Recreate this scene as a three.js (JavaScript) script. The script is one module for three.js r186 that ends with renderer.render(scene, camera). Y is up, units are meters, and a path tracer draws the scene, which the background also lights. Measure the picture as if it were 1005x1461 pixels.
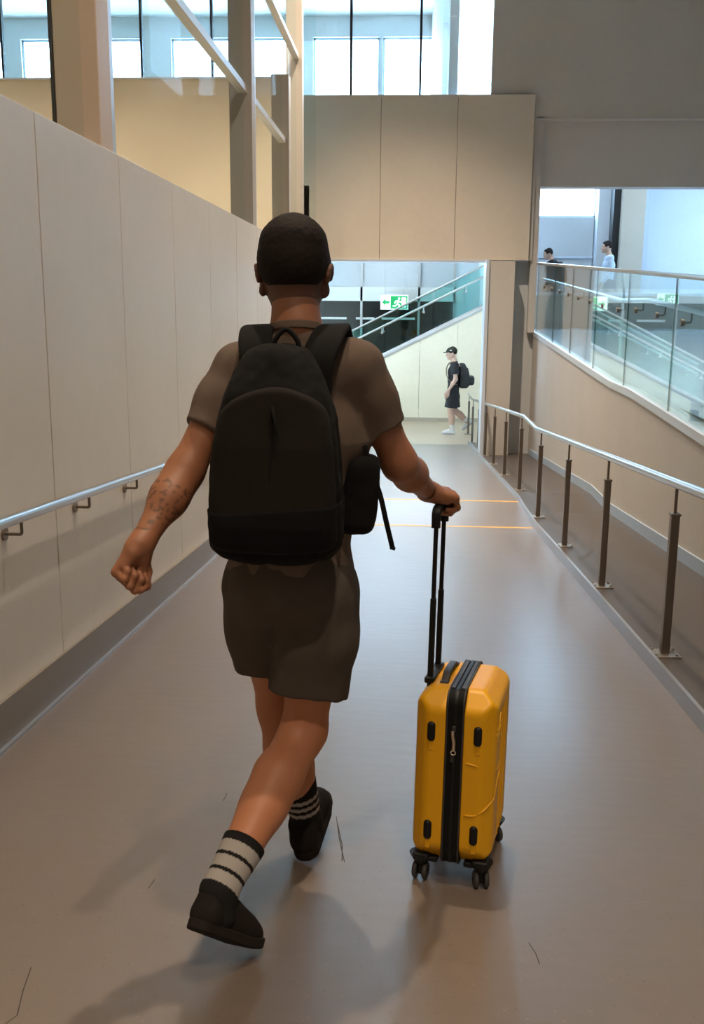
import * as THREE from 'three';
import { RoundedBoxGeometry } from 'three/addons/geometries/RoundedBoxGeometry.js';
import { mergeGeometries } from 'three/addons/utils/BufferGeometryUtils.js';
import { ImprovedNoise } from 'three/addons/math/ImprovedNoise.js';

// ------------------------------------------------------------------ camera, sky, exposure
const scene = new THREE.Scene();
const camera = new THREE.PerspectiveCamera(55.17, 1005 / 1461, 0.05, 120);
camera.position.set(0, 1.42, 0);
camera.rotation.order = 'YXZ';
camera.rotation.set(-11.86 * Math.PI / 180, 3.30 * Math.PI / 180, 0.471 * Math.PI / 180);
camera.updateMatrixWorld();

const renderer = new THREE.WebGLRenderer({ antialias: true });
renderer.toneMapping = THREE.LinearToneMapping;
renderer.toneMappingExposure = 1.06;
renderer.outputColorSpace = THREE.SRGBColorSpace;
renderer.shadowMap.enabled = true;
renderer.shadowMap.type = THREE.PCFSoftShadowMap;

// bright overcast daylight outside the windows
scene.background = new THREE.Color().setRGB(10.8, 16.2, 22.5);

const WARM = [1.0, 0.81, 0.61];
const CEILING = 8.4;
// [x, y, z, candela, cone]: downlights over the ramp, then over the gallery, lobby and hall
const DOWNLIGHTS = [
  [0.80, CEILING, 2.70, 175, 0.75], [0.90, CEILING, -0.90, 72, 1.15], [-0.3, CEILING, -4.6, 110, 0.7], [0.9, CEILING, -8.6, 110, 0.7], [-0.2, CEILING, -13.4, 300, 0.8],
  [-3.9, CEILING, -12.6, 170, 0.85], [-6.9, CEILING, -12.6, 170, 0.85], [4.6, CEILING, -9.0, 60, 0.7], [4.6, CEILING, -13.5, 60, 0.7],
];

// ------------------------------------------------------------------ helpers
let seed = 7;
const rnd = () => { seed = (seed * 1664525 + 1013904223) % 4294967296; return seed / 4294967296; };
const noise = new ImprovedNoise();
const V = (x, y, z) => new THREE.Vector3(x, y, z);
const lerp = (a, b, t) => a + (b - a) * t;
const clamp = (x, a, b) => Math.max(a, Math.min(b, x));
const sstep = (a, b, x) => { const t = clamp((x - a) / (b - a), 0, 1); return t * t * (3 - 2 * t); };
const used = {};
function numbered(name) { const n = used[name] = (used[name] || 0) + 1; return n === 1 ? name : `${name}_${String(n - 1).padStart(3, '0')}`; }
function shade(o) { o.castShadow = true; o.receiveShadow = true; return o; }
function part(name, geo, mat, parent) { const m = shade(new THREE.Mesh(geo, mat)); m.name = numbered(name); parent.add(m); return m; }
function struct(name, geo, mat) { const m = shade(new THREE.Mesh(geo, mat)); m.name = numbered(name); m.userData.kind = 'structure'; scene.add(m); return m; }
function structGroup(name) { const g = new THREE.Group(); g.name = numbered(name); g.userData.kind = 'structure'; scene.add(g); return g; }
function thing(name, label, category, pos = [0, 0, 0], group) {
  const g = new THREE.Group(); g.name = numbered(name); g.position.set(...pos); g.userData = { label, category };
  if (group) g.userData.group = group;
  scene.add(g); return g;
}
function boxUV(geo) {               // uv in metres, by the side a face looks to
  const g = geo.index ? geo.toNonIndexed() : geo, p = g.attributes.position, uv = new Float32Array(p.count * 2);
  for (let i = 0; i < p.count; i += 3) {
    const a = V().fromBufferAttribute(p, i), b = V().fromBufferAttribute(p, i + 1), c = V().fromBufferAttribute(p, i + 2);
    const n = b.clone().sub(a).cross(c.clone().sub(a)), ax = Math.abs(n.x), ay = Math.abs(n.y), az = Math.abs(n.z);
    [a, b, c].forEach((q, k) => {
      const s = ax >= ay && ax >= az ? [q.z, q.y] : ay >= az ? [q.x, q.z] : [q.x, q.y];
      uv[(i + k) * 2] = s[0]; uv[(i + k) * 2 + 1] = s[1];
    });
  }
  g.setAttribute('uv', new THREE.BufferAttribute(uv, 2)); return g;
}
function box(x0, x1, y0, y1, z0, z1, r = 0) {
  const w = Math.abs(x1 - x0), h = Math.abs(y1 - y0), d = Math.abs(z1 - z0);
  const g = r ? new RoundedBoxGeometry(w, h, d, 2, r) : new THREE.BoxGeometry(w, h, d);
  g.translate((x0 + x1) / 2, (y0 + y1) / 2, (z0 + z1) / 2); return boxUV(g);
}
// a solid whose section [x0, x1, bottom, top] changes with the distance d down the corridor (z = -d)
function stations(ds, section) {
  const P = [], tri = (a, b, c) => P.push(...a, ...b, ...c), quad = (a, b, c, d) => { tri(a, b, c); tri(a, c, d); };
  const ring = ds.map(d => { const [x0, x1, b, t] = section(d); return [[x0, b, -d], [x1, b, -d], [x1, t, -d], [x0, t, -d]]; });
  for (let i = 0; i + 1 < ring.length; i++) for (let k = 0; k < 4; k++) { const A = ring[i], B = ring[i + 1], l = (k + 1) % 4; quad(A[k], A[l], B[l], B[k]); }
  const f = ring[0], e = ring[ring.length - 1];
  quad(f[3], f[2], f[1], f[0]); quad(e[0], e[1], e[2], e[3]);
  const g = new THREE.BufferGeometry(); g.setAttribute('position', new THREE.Float32BufferAttribute(P, 3));
  // turn faces outwards
  g.computeVertexNormals(); return fixWinding(boxUV(g));
}
function fixWinding(g) {
  const p = g.attributes.position; let vol = 0; const a = V(), b = V(), c = V();
  for (let i = 0; i < p.count; i += 3) { a.fromBufferAttribute(p, i); b.fromBufferAttribute(p, i + 1); c.fromBufferAttribute(p, i + 2); vol += a.dot(b.cross(c)); }
  if (vol < 0) for (const at of Object.values(g.attributes)) for (let i = 0; i < at.count; i += 3) for (let k = 0; k < at.itemSize; k++) { const j = (i + 1) * at.itemSize + k, l = (i + 2) * at.itemSize + k, t = at.array[j]; at.array[j] = at.array[l]; at.array[l] = t; }
  g.computeVertexNormals(); return g;
}
function bendy(pts, fillet = 0.08, n = 5) {      // a polyline with its corners rounded
  const v = pts.map(p => p.isVector3 ? p : V(...p)), out = [v[0].clone()];
  for (let i = 1; i + 1 < v.length; i++) {
    const a = v[i - 1].clone().sub(v[i]), b = v[i + 1].clone().sub(v[i]), f = Math.min(fillet, a.length() / 2.1, b.length() / 2.1);
    const p = v[i].clone().addScaledVector(a.normalize(), f), q = v[i].clone().addScaledVector(b.normalize(), f);
    for (let k = 0; k <= n; k++) { const t = k / n; out.push(p.clone().multiplyScalar((1 - t) * (1 - t)).addScaledVector(v[i], 2 * t * (1 - t)).addScaledVector(q, t * t)); }
  }
  out.push(v[v.length - 1].clone()); return out;
}
// sweep a closed profile [[s, n], ...] (metres, side and normal) along points; side(i) may give the side vector
function sweep(pts, profile, side, scale) {
  const v = pts.map(p => p.isVector3 ? p : V(...p)), n = profile.length, pos = [], idx = []; let last = null;
  v.forEach((p, i) => {
    const t = v[Math.min(i + 1, v.length - 1)].clone().sub(v[Math.max(i - 1, 0)]).normalize();
    let s = side ? side(i / (v.length - 1), t) : last ? last.clone() : Math.abs(t.y) < 0.9 ? V(0, 1, 0).cross(t) : V(1, 0, 0);
    s.addScaledVector(t, -s.dot(t)).normalize(); last = s.clone();
    const u = t.clone().cross(s), k = scale ? scale(i / (v.length - 1)) : 1;
    for (const [a, b] of profile) { const q = p.clone().addScaledVector(s, a * k).addScaledVector(u, b * k); pos.push(q.x, q.y, q.z); }
  });
  for (let i = 0; i + 1 < v.length; i++) for (let k = 0; k < n; k++) { const a = i * n + k, b = i * n + (k + 1) % n; idx.push(a, b, b + n, a, b + n, a + n); }
  for (const [base, flip] of [[0, 1], [(v.length - 1) * n, 0]]) for (let k = 1; k + 1 < n; k++) flip ? idx.push(base, base + k + 1, base + k) : idx.push(base, base + k, base + k + 1);
  const g = new THREE.BufferGeometry(); g.setAttribute('position', new THREE.Float32BufferAttribute(pos, 3)); g.setIndex(idx); g.computeVertexNormals();
  g.setAttribute('uv', new THREE.Float32BufferAttribute(new Float32Array(pos.length / 3 * 2), 2)); return g;
}
const ringProfile = (r, n = 12) => Array.from({ length: n }, (_, k) => [r * Math.cos(2 * Math.PI * k / n), r * Math.sin(2 * Math.PI * k / n)]);
const flatProfile = (w, t) => { const o = []; for (let k = 0; k < 16; k++) { const a = 2 * Math.PI * k / 16, c = Math.cos(a), s = Math.sin(a); o.push([w / 2 * Math.sign(c) * Math.abs(c) ** 0.35, t / 2 * Math.sign(s) * Math.abs(s) ** 0.6]); } return o; };
const tube = (pts, r, n = 12) => sweep(pts, ringProfile(r, n));
function cyl(r, h, x, y, z, axis = 'y', n = 20) { const g = new THREE.CylinderGeometry(r, r, h, n); if (axis === 'x') g.rotateZ(Math.PI / 2); if (axis === 'z') g.rotateX(Math.PI / 2); g.translate(x, y, z); return g; }
const plain = g => { const q = g.index ? g.toNonIndexed() : g; for (const k of Object.keys(q.attributes)) if (!['position', 'normal', 'uv'].includes(k)) q.deleteAttribute(k); if (!q.attributes.uv) q.setAttribute('uv', new THREE.Float32BufferAttribute(new Float32Array(q.attributes.position.count * 2), 2)); return q; };
const join = list => mergeGeometries(list.map(plain));

// ------------------------------------------------------------------ materials
function noiseTexture(size, fn, srgb) {
  const d = new Uint8Array(size * size * 4);
  for (let y = 0; y < size; y++) for (let x = 0; x < size; x++) { const c = fn(x / size, y / size), i = (y * size + x) * 4; d[i] = c[0]; d[i + 1] = c[1]; d[i + 2] = c[2]; d[i + 3] = 255; }
  const t = new THREE.DataTexture(d, size, size); t.wrapS = t.wrapT = THREE.RepeatWrapping; t.magFilter = THREE.LinearFilter; t.minFilter = THREE.LinearMipmapLinearFilter; t.generateMipmaps = true;
  if (srgb) t.colorSpace = THREE.SRGBColorSpace; t.needsUpdate = true; return t;
}
// noise that repeats seamlessly over [0,1)
const tile = (x, y, f, s) => { const n = (a, b) => noise.noise(a * f, b * f, s); return n(x, y) * (1 - x) * (1 - y) + n(x - 1, y) * x * (1 - y) + n(x, y - 1) * (1 - x) * y + n(x - 1, y - 1) * x * y; };
const grey = v => { const b = clamp(Math.round(v * 255), 0, 255); return [b, b, b]; };
const plasterMap = noiseTexture(256, (x, y) => grey(0.96 + 0.03 * tile(x, y, 4, 1) + 0.015 * tile(x, y, 23, 3)), true);
plasterMap.repeat.set(0.4, 0.4);
const lumpy = noiseTexture(256, (x, y) => grey(0.5 + 0.3 * tile(x, y, 5, 9) + 0.25 * tile(x, y, 13, 2)));
const lumpyFloor = lumpy.clone(); lumpyFloor.repeat.set(0.55, 1.7);
const flecks = [];
for (let i = 0; i < 1300; i++) flecks.push([rnd(), rnd(), rnd()]);
const floorMap = (() => {
  const S = 1024, d = new Uint8Array(S * S * 4);
  for (let y = 0; y < S; y++) for (let x = 0; x < S; x++) { const b = 226 + 12 * tile(x / S, y / S, 3, 4) + 7 * tile(x / S, y / S, 31, 8) + 5 * (rnd() - 0.5), i = (y * S + x) * 4; d[i] = b; d[i + 1] = b; d[i + 2] = b; d[i + 3] = 255; }
  for (const [u, v, w] of flecks) { const r = w > 0.8 ? 2 : 1, c = w < 0.25 ? 170 : 255; for (let a = -r; a <= r; a++) for (let b = -r; b <= r; b++) if (Math.abs(a) + Math.abs(b) <= r) { const i = (((Math.floor(v * S) + b + S) % S) * S + (Math.floor(u * S) + a + S) % S) * 4; d[i] = d[i + 1] = c; d[i + 2] = c - 14; } }
  const t = new THREE.DataTexture(d, S, S); t.wrapS = t.wrapT = THREE.RepeatWrapping; t.magFilter = THREE.LinearFilter; t.minFilter = THREE.LinearMipmapLinearFilter; t.generateMipmaps = true; t.colorSpace = THREE.SRGBColorSpace; t.repeat.set(0.55, 0.55); t.needsUpdate = true; return t;
})();
const weave = noiseTexture(128, (x, y) => grey(0.5 + 0.25 * Math.sin(x * 2 * Math.PI * 32) * Math.sin(y * 2 * Math.PI * 32) + 0.2 * tile(x, y, 9, 5)));
const std = (rgb, rough, more = {}) => { const m = new THREE.MeshStandardMaterial({ roughness: rough, ...more }); m.color.setRGB(...rgb); return m; };
const phys = (rgb, rough, more = {}) => { const m = new THREE.MeshPhysicalMaterial({ roughness: rough, ...more }); m.color.setRGB(...rgb); return m; };
const M = {
  panel: std([0.77, 0.715, 0.635], 0.42, { map: plasterMap }),
  joint: std([0.09, 0.08, 0.07], 0.8),
  plaster: std([0.54, 0.505, 0.462], 0.65, { map: plasterMap }),
  bulkhead: std([0.66, 0.58, 0.48], 0.5, { map: plasterMap }),
  gallery: std([0.62, 0.52, 0.39], 0.7, { map: plasterMap }),
  beam: std([0.60, 0.56, 0.52], 0.6, { map: plasterMap }),
  white: std([0.78, 0.79, 0.78], 0.6, { map: plasterMap }),
  pale: std([0.72, 0.77, 0.80], 0.5, { map: plasterMap }),
  greyWall: std([0.54, 0.56, 0.57], 0.7, { map: plasterMap }),
  cream: std([0.82, 0.735, 0.57], 0.5, { map: plasterMap }),
  beige: std([0.50, 0.45, 0.36], 0.7, { map: plasterMap }),
  floor: phys([0.185, 0.141, 0.110], 0.42, { map: floorMap, bumpMap: lumpyFloor, bumpScale: 0.0028, ior: 1.75, clearcoat: 0.7, clearcoatRoughness: 0.29 }),
  lane: phys([0.092, 0.074, 0.064], 0.38, { map: floorMap, bumpMap: lumpyFloor, bumpScale: 0.0006 }),
  lobbyFloor: phys([0.60, 0.47, 0.335], 0.3, { map: floorMap }),
  upperFloor: phys([0.42, 0.46, 0.50], 0.22, { map: floorMap }),
  skirting: std([0.19, 0.16, 0.125], 0.35),
  kerb: std([0.42, 0.44, 0.48], 0.32, { metalness: 0.75 }),
  blueBase: std([0.34, 0.42, 0.52], 0.35),
  steel: std([0.56, 0.55, 0.53], 0.28, { metalness: 1 }),
  bronze: std([0.22, 0.185, 0.155], 0.38, { metalness: 0.85 }),
  plate: std([0.42, 0.38, 0.34], 0.35, { metalness: 0.85 }),
  darkSteel: std([0.16, 0.14, 0.12], 0.4, { metalness: 0.8 }),
  columnLit: std([0.66, 0.50, 0.37], 0.5),  // nearest column only: warm light on its front put into the colour
  frame: std([0.50, 0.49, 0.48], 0.45, { metalness: 0.3 }),
  column: std([0.46, 0.41, 0.36], 0.5),
  paleFrame: std([0.60, 0.66, 0.74], 0.35, { metalness: 0.2 }),
  black: std([0.012, 0.012, 0.013], 0.45),
  blackGlass: std([0.010, 0.014, 0.016], 0.12),
  yellowLine: std([0.62, 0.36, 0.08], 0.4),
  glass: phys([0.86, 0.95, 0.96], 0.015, { transmission: 1, thickness: 0, ior: 1.5 }),
  greenGlass: phys([0.80, 0.93, 0.92], 0.03, { transmission: 1, thickness: 0, ior: 1.5 }),
  screenGlass: phys([0.95, 0.98, 0.98], 0.01, { transmission: 1, thickness: 0, ior: 1.5, specularIntensity: 0.02 }),
  clearGlass: phys([0.95, 0.98, 0.98], 0.01, { transmission: 1, thickness: 0, ior: 1.5 }),
};
const glow = (rgb, k) => { const m = std([0.9, 0.9, 0.9], 0.5); m.emissive.setRGB(rgb[0] * k, rgb[1] * k, rgb[2] * k); return m; };
// ------------------------------------------------------------------ floor profiles (height at distance d)
const piece = pts => d => { let i = 0; while (i + 2 < pts.length && d > pts[i + 1][0]) i++; const [a, b] = [pts[i], pts[i + 1]]; return lerp(a[1], b[1], (d - a[0]) / (b[0] - a[0])); };
const rampAt = piece([[-8, 8 / 14], [9.3, -9.3 / 14], [10.7, -9.3 / 14], [20, -9.3 / 14 - 9.3 / 14], [40, -1.3286]]);
const laneAt = piece([[-8, 0.05 + 8 / 14], [10.15, -0.675], [11.25, -0.675], [20.25, -1.3286], [40, -1.3286]]);
const upperAt = piece([[-8, -0.26], [9.6, 0.638], [10.6, 0.648], [18.0, 1.03], [40, 1.03]]);
const RAMP_D = [-7, 0, 9.3, 10.7, 20], LANE_D = [-7, 10.15, 11.25, 20.25], UPPER_D = [-7, 9.6, 10.6, 18.0, 25];
const WALL_X = -1.53, KERB_X = 1.22, POST_X = 1.31, SIDE_X = 2.12;

const floor = struct('floor', stations(RAMP_D, d => [WALL_X - 0.1, KERB_X + 0.02, rampAt(d) - 0.3, rampAt(d)]), M.floor);
struct('floor_lane', stations(LANE_D, d => [KERB_X + 0.02, SIDE_X + 0.1, laneAt(d) - 0.3, laneAt(d)]), M.lane);
struct('floor_lobby', box(-9, 1.8, -1.6, -1.3286, -27.6, -20), M.lobbyFloor);
struct('floor_upper', stations(UPPER_D, d => [SIDE_X + 0.05, 9, upperAt(d) - 0.25, upperAt(d)]), M.upperFloor);
// two yellow lines across the flat landing
for (const d of [9.33, 10.64]) part('marking_line', stations([d - 0.025, d + 0.025], () => [WALL_X + 0.02, KERB_X - 0.01, rampAt(10) - 0.002, rampAt(10) + 0.0012]), M.yellowLine, floor);
// scuff marks on the sheet floor
const scuffMat = std([0.05, 0.04, 0.035], 0.6);
for (const pts of [[[-0.86, 1.83], [-0.846, 1.86], [-0.868, 1.95], [-0.883, 2.036]], [[-0.211, 2.913], [-0.19, 2.76], [-0.164, 2.613]], [[-0.203, 2.86], [-0.178, 2.72], [-0.172, 2.62]], [[0.331, 2.235], [0.342, 2.19], [0.346, 2.146]], [[-0.70, 2.42], [-0.695, 2.47]], [[-0.60, 3.0], [-0.598, 3.06]]])
  part('scuff_mark', sweep(pts.map(([x, d]) => V(x, rampAt(d) + 0.0004, -d)), [[-0.0012, 0], [0, 0.0004], [0.0012, 0], [0, -0.0004]], () => V(1, 0, 0)), scuffMat, floor);

// ------------------------------------------------------------------ wall at the hand of the ramp: joined panels on a dark backing
const wallLeft = struct('wall_left', box(-1.76, WALL_X - 0.024, -2, 2.165, 7, -17.2), M.joint);
for (let k = -1; k < 12; k++) {
  const d0 = 4.10 + 1.16 * (k - 2), d1 = Math.min(d0 + 1.16, 17.2);
  part('panel', box(WALL_X - 0.03, WALL_X, rampAt(d1) - 0.02, 2.177, -d0 - 0.005, -d1 + 0.005, 0.003), M.panel, wallLeft);
}
part('panel', box(WALL_X - 0.03, WALL_X, 0, 2.177, 7, -0.617, 0.003), M.panel, wallLeft);
struct('baseboard_left', stations(RAMP_D.map(d => Math.min(d, 17.2)), d => [WALL_X - 0.01, WALL_X + 0.014, rampAt(d) - 0.02, rampAt(d) + 0.182]), M.skirting);
struct('trim_1', stations(RAMP_D.map(d => Math.min(d, 17.2)), d => [WALL_X, WALL_X + 0.03, rampAt(d) - 0.02, rampAt(d) + 0.012]), M.kerb);

// ------------------------------------------------------------------ kerb between the two lanes
struct('kerb', stations([-7, 0, 9.3, 10.2, 10.7, 11.25, 15, 20.2], d => [KERB_X, KERB_X + 0.018, rampAt(d) - 0.05, Math.max(rampAt(d) + 0.05, laneAt(d) + 0.03)]), M.kerb);

// ------------------------------------------------------------------ wall on the far side of the lane, carrying the upper ramp
struct('wall_right', stations([-7, 9.6, 10.6, 17.6], d => [SIDE_X, SIDE_X + 0.2, laneAt(d) - 0.3, upperAt(d) - 0.03]), M.plaster);
struct('baseboard_right', stations([-7, 10.15, 11.25, 17.2], d => [SIDE_X - 0.016, SIDE_X + 0.01, laneAt(d) - 0.02, laneAt(d) + 0.105]), M.blueBase);
struct('trim_2', stations([-7, 9.6, 10.6, 17.6], d => [SIDE_X - 0.012, SIDE_X + 0.1, upperAt(d) - 0.05, upperAt(d) + 0.02]), M.paleFrame);

// ------------------------------------------------------------------ outer shell
const FAR = 26;
struct('ceiling', box(-14, 9.2, CEILING, CEILING + 0.2, 7.2, -17.45), M.white);
struct('ceiling_gallery', box(-14, 1.4, CEILING, CEILING + 0.2, -17.45, -FAR - 0.3), M.white);
struct('wall_rear', box(-14, 9.2, -2, CEILING, 7, 7.2), M.plaster);
struct('wall_outer_left', box(-14.2, -14, -2, CEILING + 0.2, 7.2, -FAR - 0.3), M.white);
struct('wall_outer_right', box(9, 9.2, -2, CEILING + 0.2, 7.2, -28), M.pale);
struct('floor_gallery', box(-14, -1.76, 1.7, 1.9, 7, -17.2), M.beige);
struct('floor_gallery_far', box(-14, 1.3, 3.6, 3.8, -17.6, -FAR), M.beige);
// far wall of the gallery, pierced by windows
{
  const s = new THREE.Shape([[-14, 3.7], [1.3, 3.7], [1.3, CEILING + 0.1], [-14, CEILING + 0.1]].map(p => new THREE.Vector2(...p)));
  const W = [[-11.9, -10.4], [-9.95, -8.5], [-7.86, -6.83], [-6.12, -4.66], [-4.25, -2.98], [-2.56, -0.90], [-0.83, 0.93]];
  for (const [a, b] of W) s.holes.push(new THREE.Path([[a, 5.2], [a, 7.92], [b, 7.92], [b, 5.2]].map(p => new THREE.Vector2(...p))));
  const g = new THREE.ExtrudeGeometry(s, { depth: 0.25, bevelEnabled: false }); g.translate(0, 0, -FAR - 0.25);
  struct('wall_far', boxUV(g), M.white);
  for (const [a, b] of W) {
    const w = structGroup(`window_${W.findIndex(q => q[0] === a) + 1}`);
    part('window_frame', join([box(a, a + 0.05, 5.2, 7.92, -FAR - 0.1, -FAR - 0.16), box(b - 0.05, b, 5.2, 7.92, -FAR - 0.1, -FAR - 0.16), box(a, b, 5.2, 5.25, -FAR - 0.1, -FAR - 0.16), box(a, b, 7.87, 7.92, -FAR - 0.1, -FAR - 0.16)]), M.paleFrame, w);
    part('pane', box(a + 0.05, b - 0.05, 5.25, 7.87, -FAR - 0.125, -FAR - 0.13), M.clearGlass, w);
  }
}
// half wall of the gallery with tall glass above it
struct('wall_gallery', box(-14, -1.88, 1.9, 4.835, -16.0, -16.2), M.gallery);
struct('trim_3', box(-14, -1.88, 4.835, 4.86, -15.98, -16.22), M.paleFrame);
{
  const w = structGroup('window_8');
  const X = [-8.65, -7.55, -6.45, -5.35, -4.25, -3.15, -1.95];
  for (const x of X) part('mullion', box(x - 0.018, x + 0.018, 4.86, CEILING, -16.06, -16.14), M.black, w);
  for (let i = 0; i + 1 < X.length; i++) part('pane', box(X[i] + 0.018, X[i + 1] - 0.018, 4.86, CEILING, -16.095, -16.105), M.clearGlass, w);
}
// bulkhead over the end of the ramp: three tall panels
const bulk = struct('wall_bulkhead', box(-1.87, 1.955, 2.21, 4.79, -17.225, -17.6), M.joint);
for (const [a, b] of [[-1.87, -0.565], [-0.559, 0.70], [0.706, 1.955]]) part('panel', box(a, b, 2.2, 4.83, -17.2, -17.235, 0.004), M.bulkhead, bulk);
part('soffit', box(-1.87, 1.955, 2.18, 2.215, -17.24, -17.6), M.paleFrame, bulk);
struct('wall_bulkhead_side', box(1.96, 2.02, 2.2, 4.83, -17.26, -17.6), M.plaster);
{
  const w = structGroup('window_9');
  const X = [-1.9, -1.075, 0.07, 1.23];
  for (const x of X.slice(1, 3)) part('mullion', box(x - 0.02, x + 0.02, 4.83, CEILING, -17.28, -17.4), M.black, w);
  for (let i = 0; i < 3; i++) part('pane', box(X[i] + 0.02, X[i + 1] - 0.02, 4.83, CEILING, -17.335, -17.345), M.clearGlass, w);
  part('window_frame', box(-1.9, 1.25, 4.80, 4.845, -17.27, -17.41), M.paleFrame, w);
}
// side wall of the gallery with a tall window that shows at an angle
{
  const s = new THREE.Shape([[17.4, 3.7], [26.2, 3.7], [26.2, CEILING + 0.1], [17.4, CEILING + 0.1]].map(p => new THREE.Vector2(...p)));
  s.holes.push(new THREE.Path([[18.0, 4.9], [19.8, 4.9], [19.8, 6.6], [18.0, 6.6]].map(p => new THREE.Vector2(...p))));
  const g = new THREE.ExtrudeGeometry(s, { depth: 0.15, bevelEnabled: false }); g.rotateY(Math.PI / 2); g.translate(1.05, 0, 0);
  const m = struct('wall_gallery_side', boxUV(g), M.white); m.rotation.y = 0.02; m.position.x = -0.16;
  const w = structGroup('window_10'); part('pane', box(1.1, 1.105, 4.9, 6.6, -18.0, -19.8), M.clearGlass, w); w.rotation.y = 0.02; w.position.x = -0.16;
}
// pier at the mouth of the ramp, its lit edge trim and the recess beside it
struct('pier', box(1.265, 1.72, -1.6, 2.18, -17.0, -17.5), M.plaster);
struct('pier_upper', box(1.24, 1.70, 4.8, CEILING, -17.28, -17.5), M.plaster);
struct('pier_recess', box(1.70, SIDE_X + 0.02, -1.6, 2.2, -17.45, -17.6), M.greyWall);
struct('trim_4', box(1.235, 1.29, -1.6, 2.2, -16.95, -17.5), M.paleFrame);
struct('trim_5', box(-1.87, 1.29, 2.165, 2.205, -17.17, -17.5), M.paleFrame);
// wall above the hall on the far side, and the beam under it
struct('wall_upper_right', box(1.70, 9, 4.46, CEILING, -17.3, -17.5), M.plaster);
struct('beam', box(1.9, 9, 3.41, 4.47, -17.42, -17.75), M.beam);
struct('trim_11', box(2.0, 9, 4.455, 4.475, -17.28, -17.45), M.beam);
struct('wall_upper_end', box(2.0, 2.12, 1.0, 4.5, -17.3, -17.75), M.plaster);

// ------------------------------------------------------------------ posts and rails of the glazed screen above the panelled wall
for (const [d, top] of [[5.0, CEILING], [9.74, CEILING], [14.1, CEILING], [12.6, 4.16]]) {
  struct('column', box(-1.755, -1.537, 2.1, top, -d, -d - 0.2, 0.006), d === 5.0 ? M.columnLit : M.column);
  if (top === CEILING) struct('column_edge', box(-1.57, -1.545, 2.1, top, -d - 0.2, -d - 0.28, 0.004), M.paleFrame);
}
struct('trim_6', box(-1.66, -1.58, 3.37, 3.43, -5.2, -12.6), M.frame);
struct('trim_7', box(-1.66, -1.58, 4.67, 4.73, -5.2, -14.1), M.frame);
struct('trim_8', box(-1.66, -1.58, 2.165, 2.20, 3, -17.2), M.frame);
{
  const w = structGroup('window_11');
  for (const [a, b] of [[-2, 4.99], [5.35, 9.73], [10.1, 12.59], [12.81, 14.09], [14.45, 16.9]]) part('pane', box(-1.622, -1.616, 2.2, CEILING, -a, -b), M.screenGlass, w);
  part('mullion', box(-1.775, -1.76, 2.17, CEILING, -5.0, -5.03), M.darkSteel, w);
}

// ------------------------------------------------------------------ hall beyond the upper ramp
struct('ceiling_hall', join([box(1.76, 6.0, 5.6, 5.75, -17.75, -25), box(6.0, 9, 5.6, 5.75, -17.75, -18.8), box(6.0, 9, 5.6, 5.75, -22.0, -25)]), M.white);  // unseen roof opening added so the sky lights the pale hall wall
struct('wall_lobby_right', box(1.76, 1.96, -1.6, 5.7, -17.6, -27.6), M.pale);
{
  const s = new THREE.Shape([[1.9, 0.9], [9, 0.9], [9, 5.7], [1.9, 5.7]].map(p => new THREE.Vector2(...p)));
  s.holes.push(new THREE.Path([[2.2, 3.49], [2.2, 5.3], [4.24, 5.3], [4.24, 3.49]].map(p => new THREE.Vector2(...p))));
  const g = new THREE.ExtrudeGeometry(s, { depth: 0.2, bevelEnabled: false }); g.translate(0, 0, -24.3);
  struct('wall_hall', boxUV(g), M.pale);
  const w = structGroup('window_12');
  part('window_frame', join([box(2.2, 4.24, 3.47, 3.53, -24.05, -24.2), box(4.2, 4.26, 3.49, 5.3, -24.05, -24.2)]), M.paleFrame, w);
  part('pane', box(2.2, 4.2, 3.53, 5.3, -24.15, -24.155), M.clearGlass, w);
}
struct('wall_hall_dado', box(1.95, 4.2, 1.03, 3.47, -23.95, -24.1), M.greyWall);
struct('trim_9', box(1.95, 4.2, 2.56, 2.60, -23.9, -23.96), M.paleFrame);
struct('column_hall', box(4.22, 4.50, 1.03, 5.6, -23.6, -24.1), M.pale);
struct('column_hall_dark', box(4.45, 4.68, 1.03, 5.6, -23.0, -23.4), M.black);
struct('column_hall_beige', box(4.60, 5.10, 1.03, 5.6, -22.8, -23.3), M.beige);
struct('trim_10', box(5.22, 5.34, 1.03, 5.6, -23.4, -23.7), M.paleFrame);
// low parapet in front of the walkway
{
  const w = struct('wall_parapet', box(1.96, 6.96, 1.03, 1.66, -20.02, -20.12), M.joint);
  for (let k = 0; k < 5; k++) part('panel', box(1.96 + k, 2.954 + k, 1.03, 1.66, -20.0, -20.03, 0.003), M.beige, w);
  part('coping', box(1.96, 6.96, 1.66, 1.72, -19.98, -20.14, 0.005), M.pale, w);
}

// ------------------------------------------------------------------ lobby at the foot of the ramp
struct('ceiling_lobby', box(-9, 1.76, 3.3, 3.5, -17.6, -27.6), M.white);
struct('wall_lobby_left', join([box(-9.1, -9, -1.6, -0.9, -17.2, -27.6), box(-9.1, -9, 3.1, 3.5, -17.2, -27.6), box(-9.1, -9, -0.9, 3.1, -17.2, -17.9), box(-9.1, -9, -0.9, 3.1, -19.35, -27.6)]), M.cream);
{ const w = structGroup('window_13'); for (let k = 0; k < 1; k++) { part('pane', box(-9.06, -9.05, -0.9, 3.1, -17.9 - k * 1.45 - 0.03, -17.9 - (k + 1) * 1.45 + 0.03), M.clearGlass, w); part('mullion', box(-9.09, -9.01, -0.9, 3.1, -17.9 - k * 1.45 - 0.03, -17.9 - k * 1.45 + 0.03), M.frame, w); } }
struct('wall_lobby_front', join([box(-9, -1.76, -1.6, 3.4, -17.2, -17.4)]), M.cream);
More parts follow.
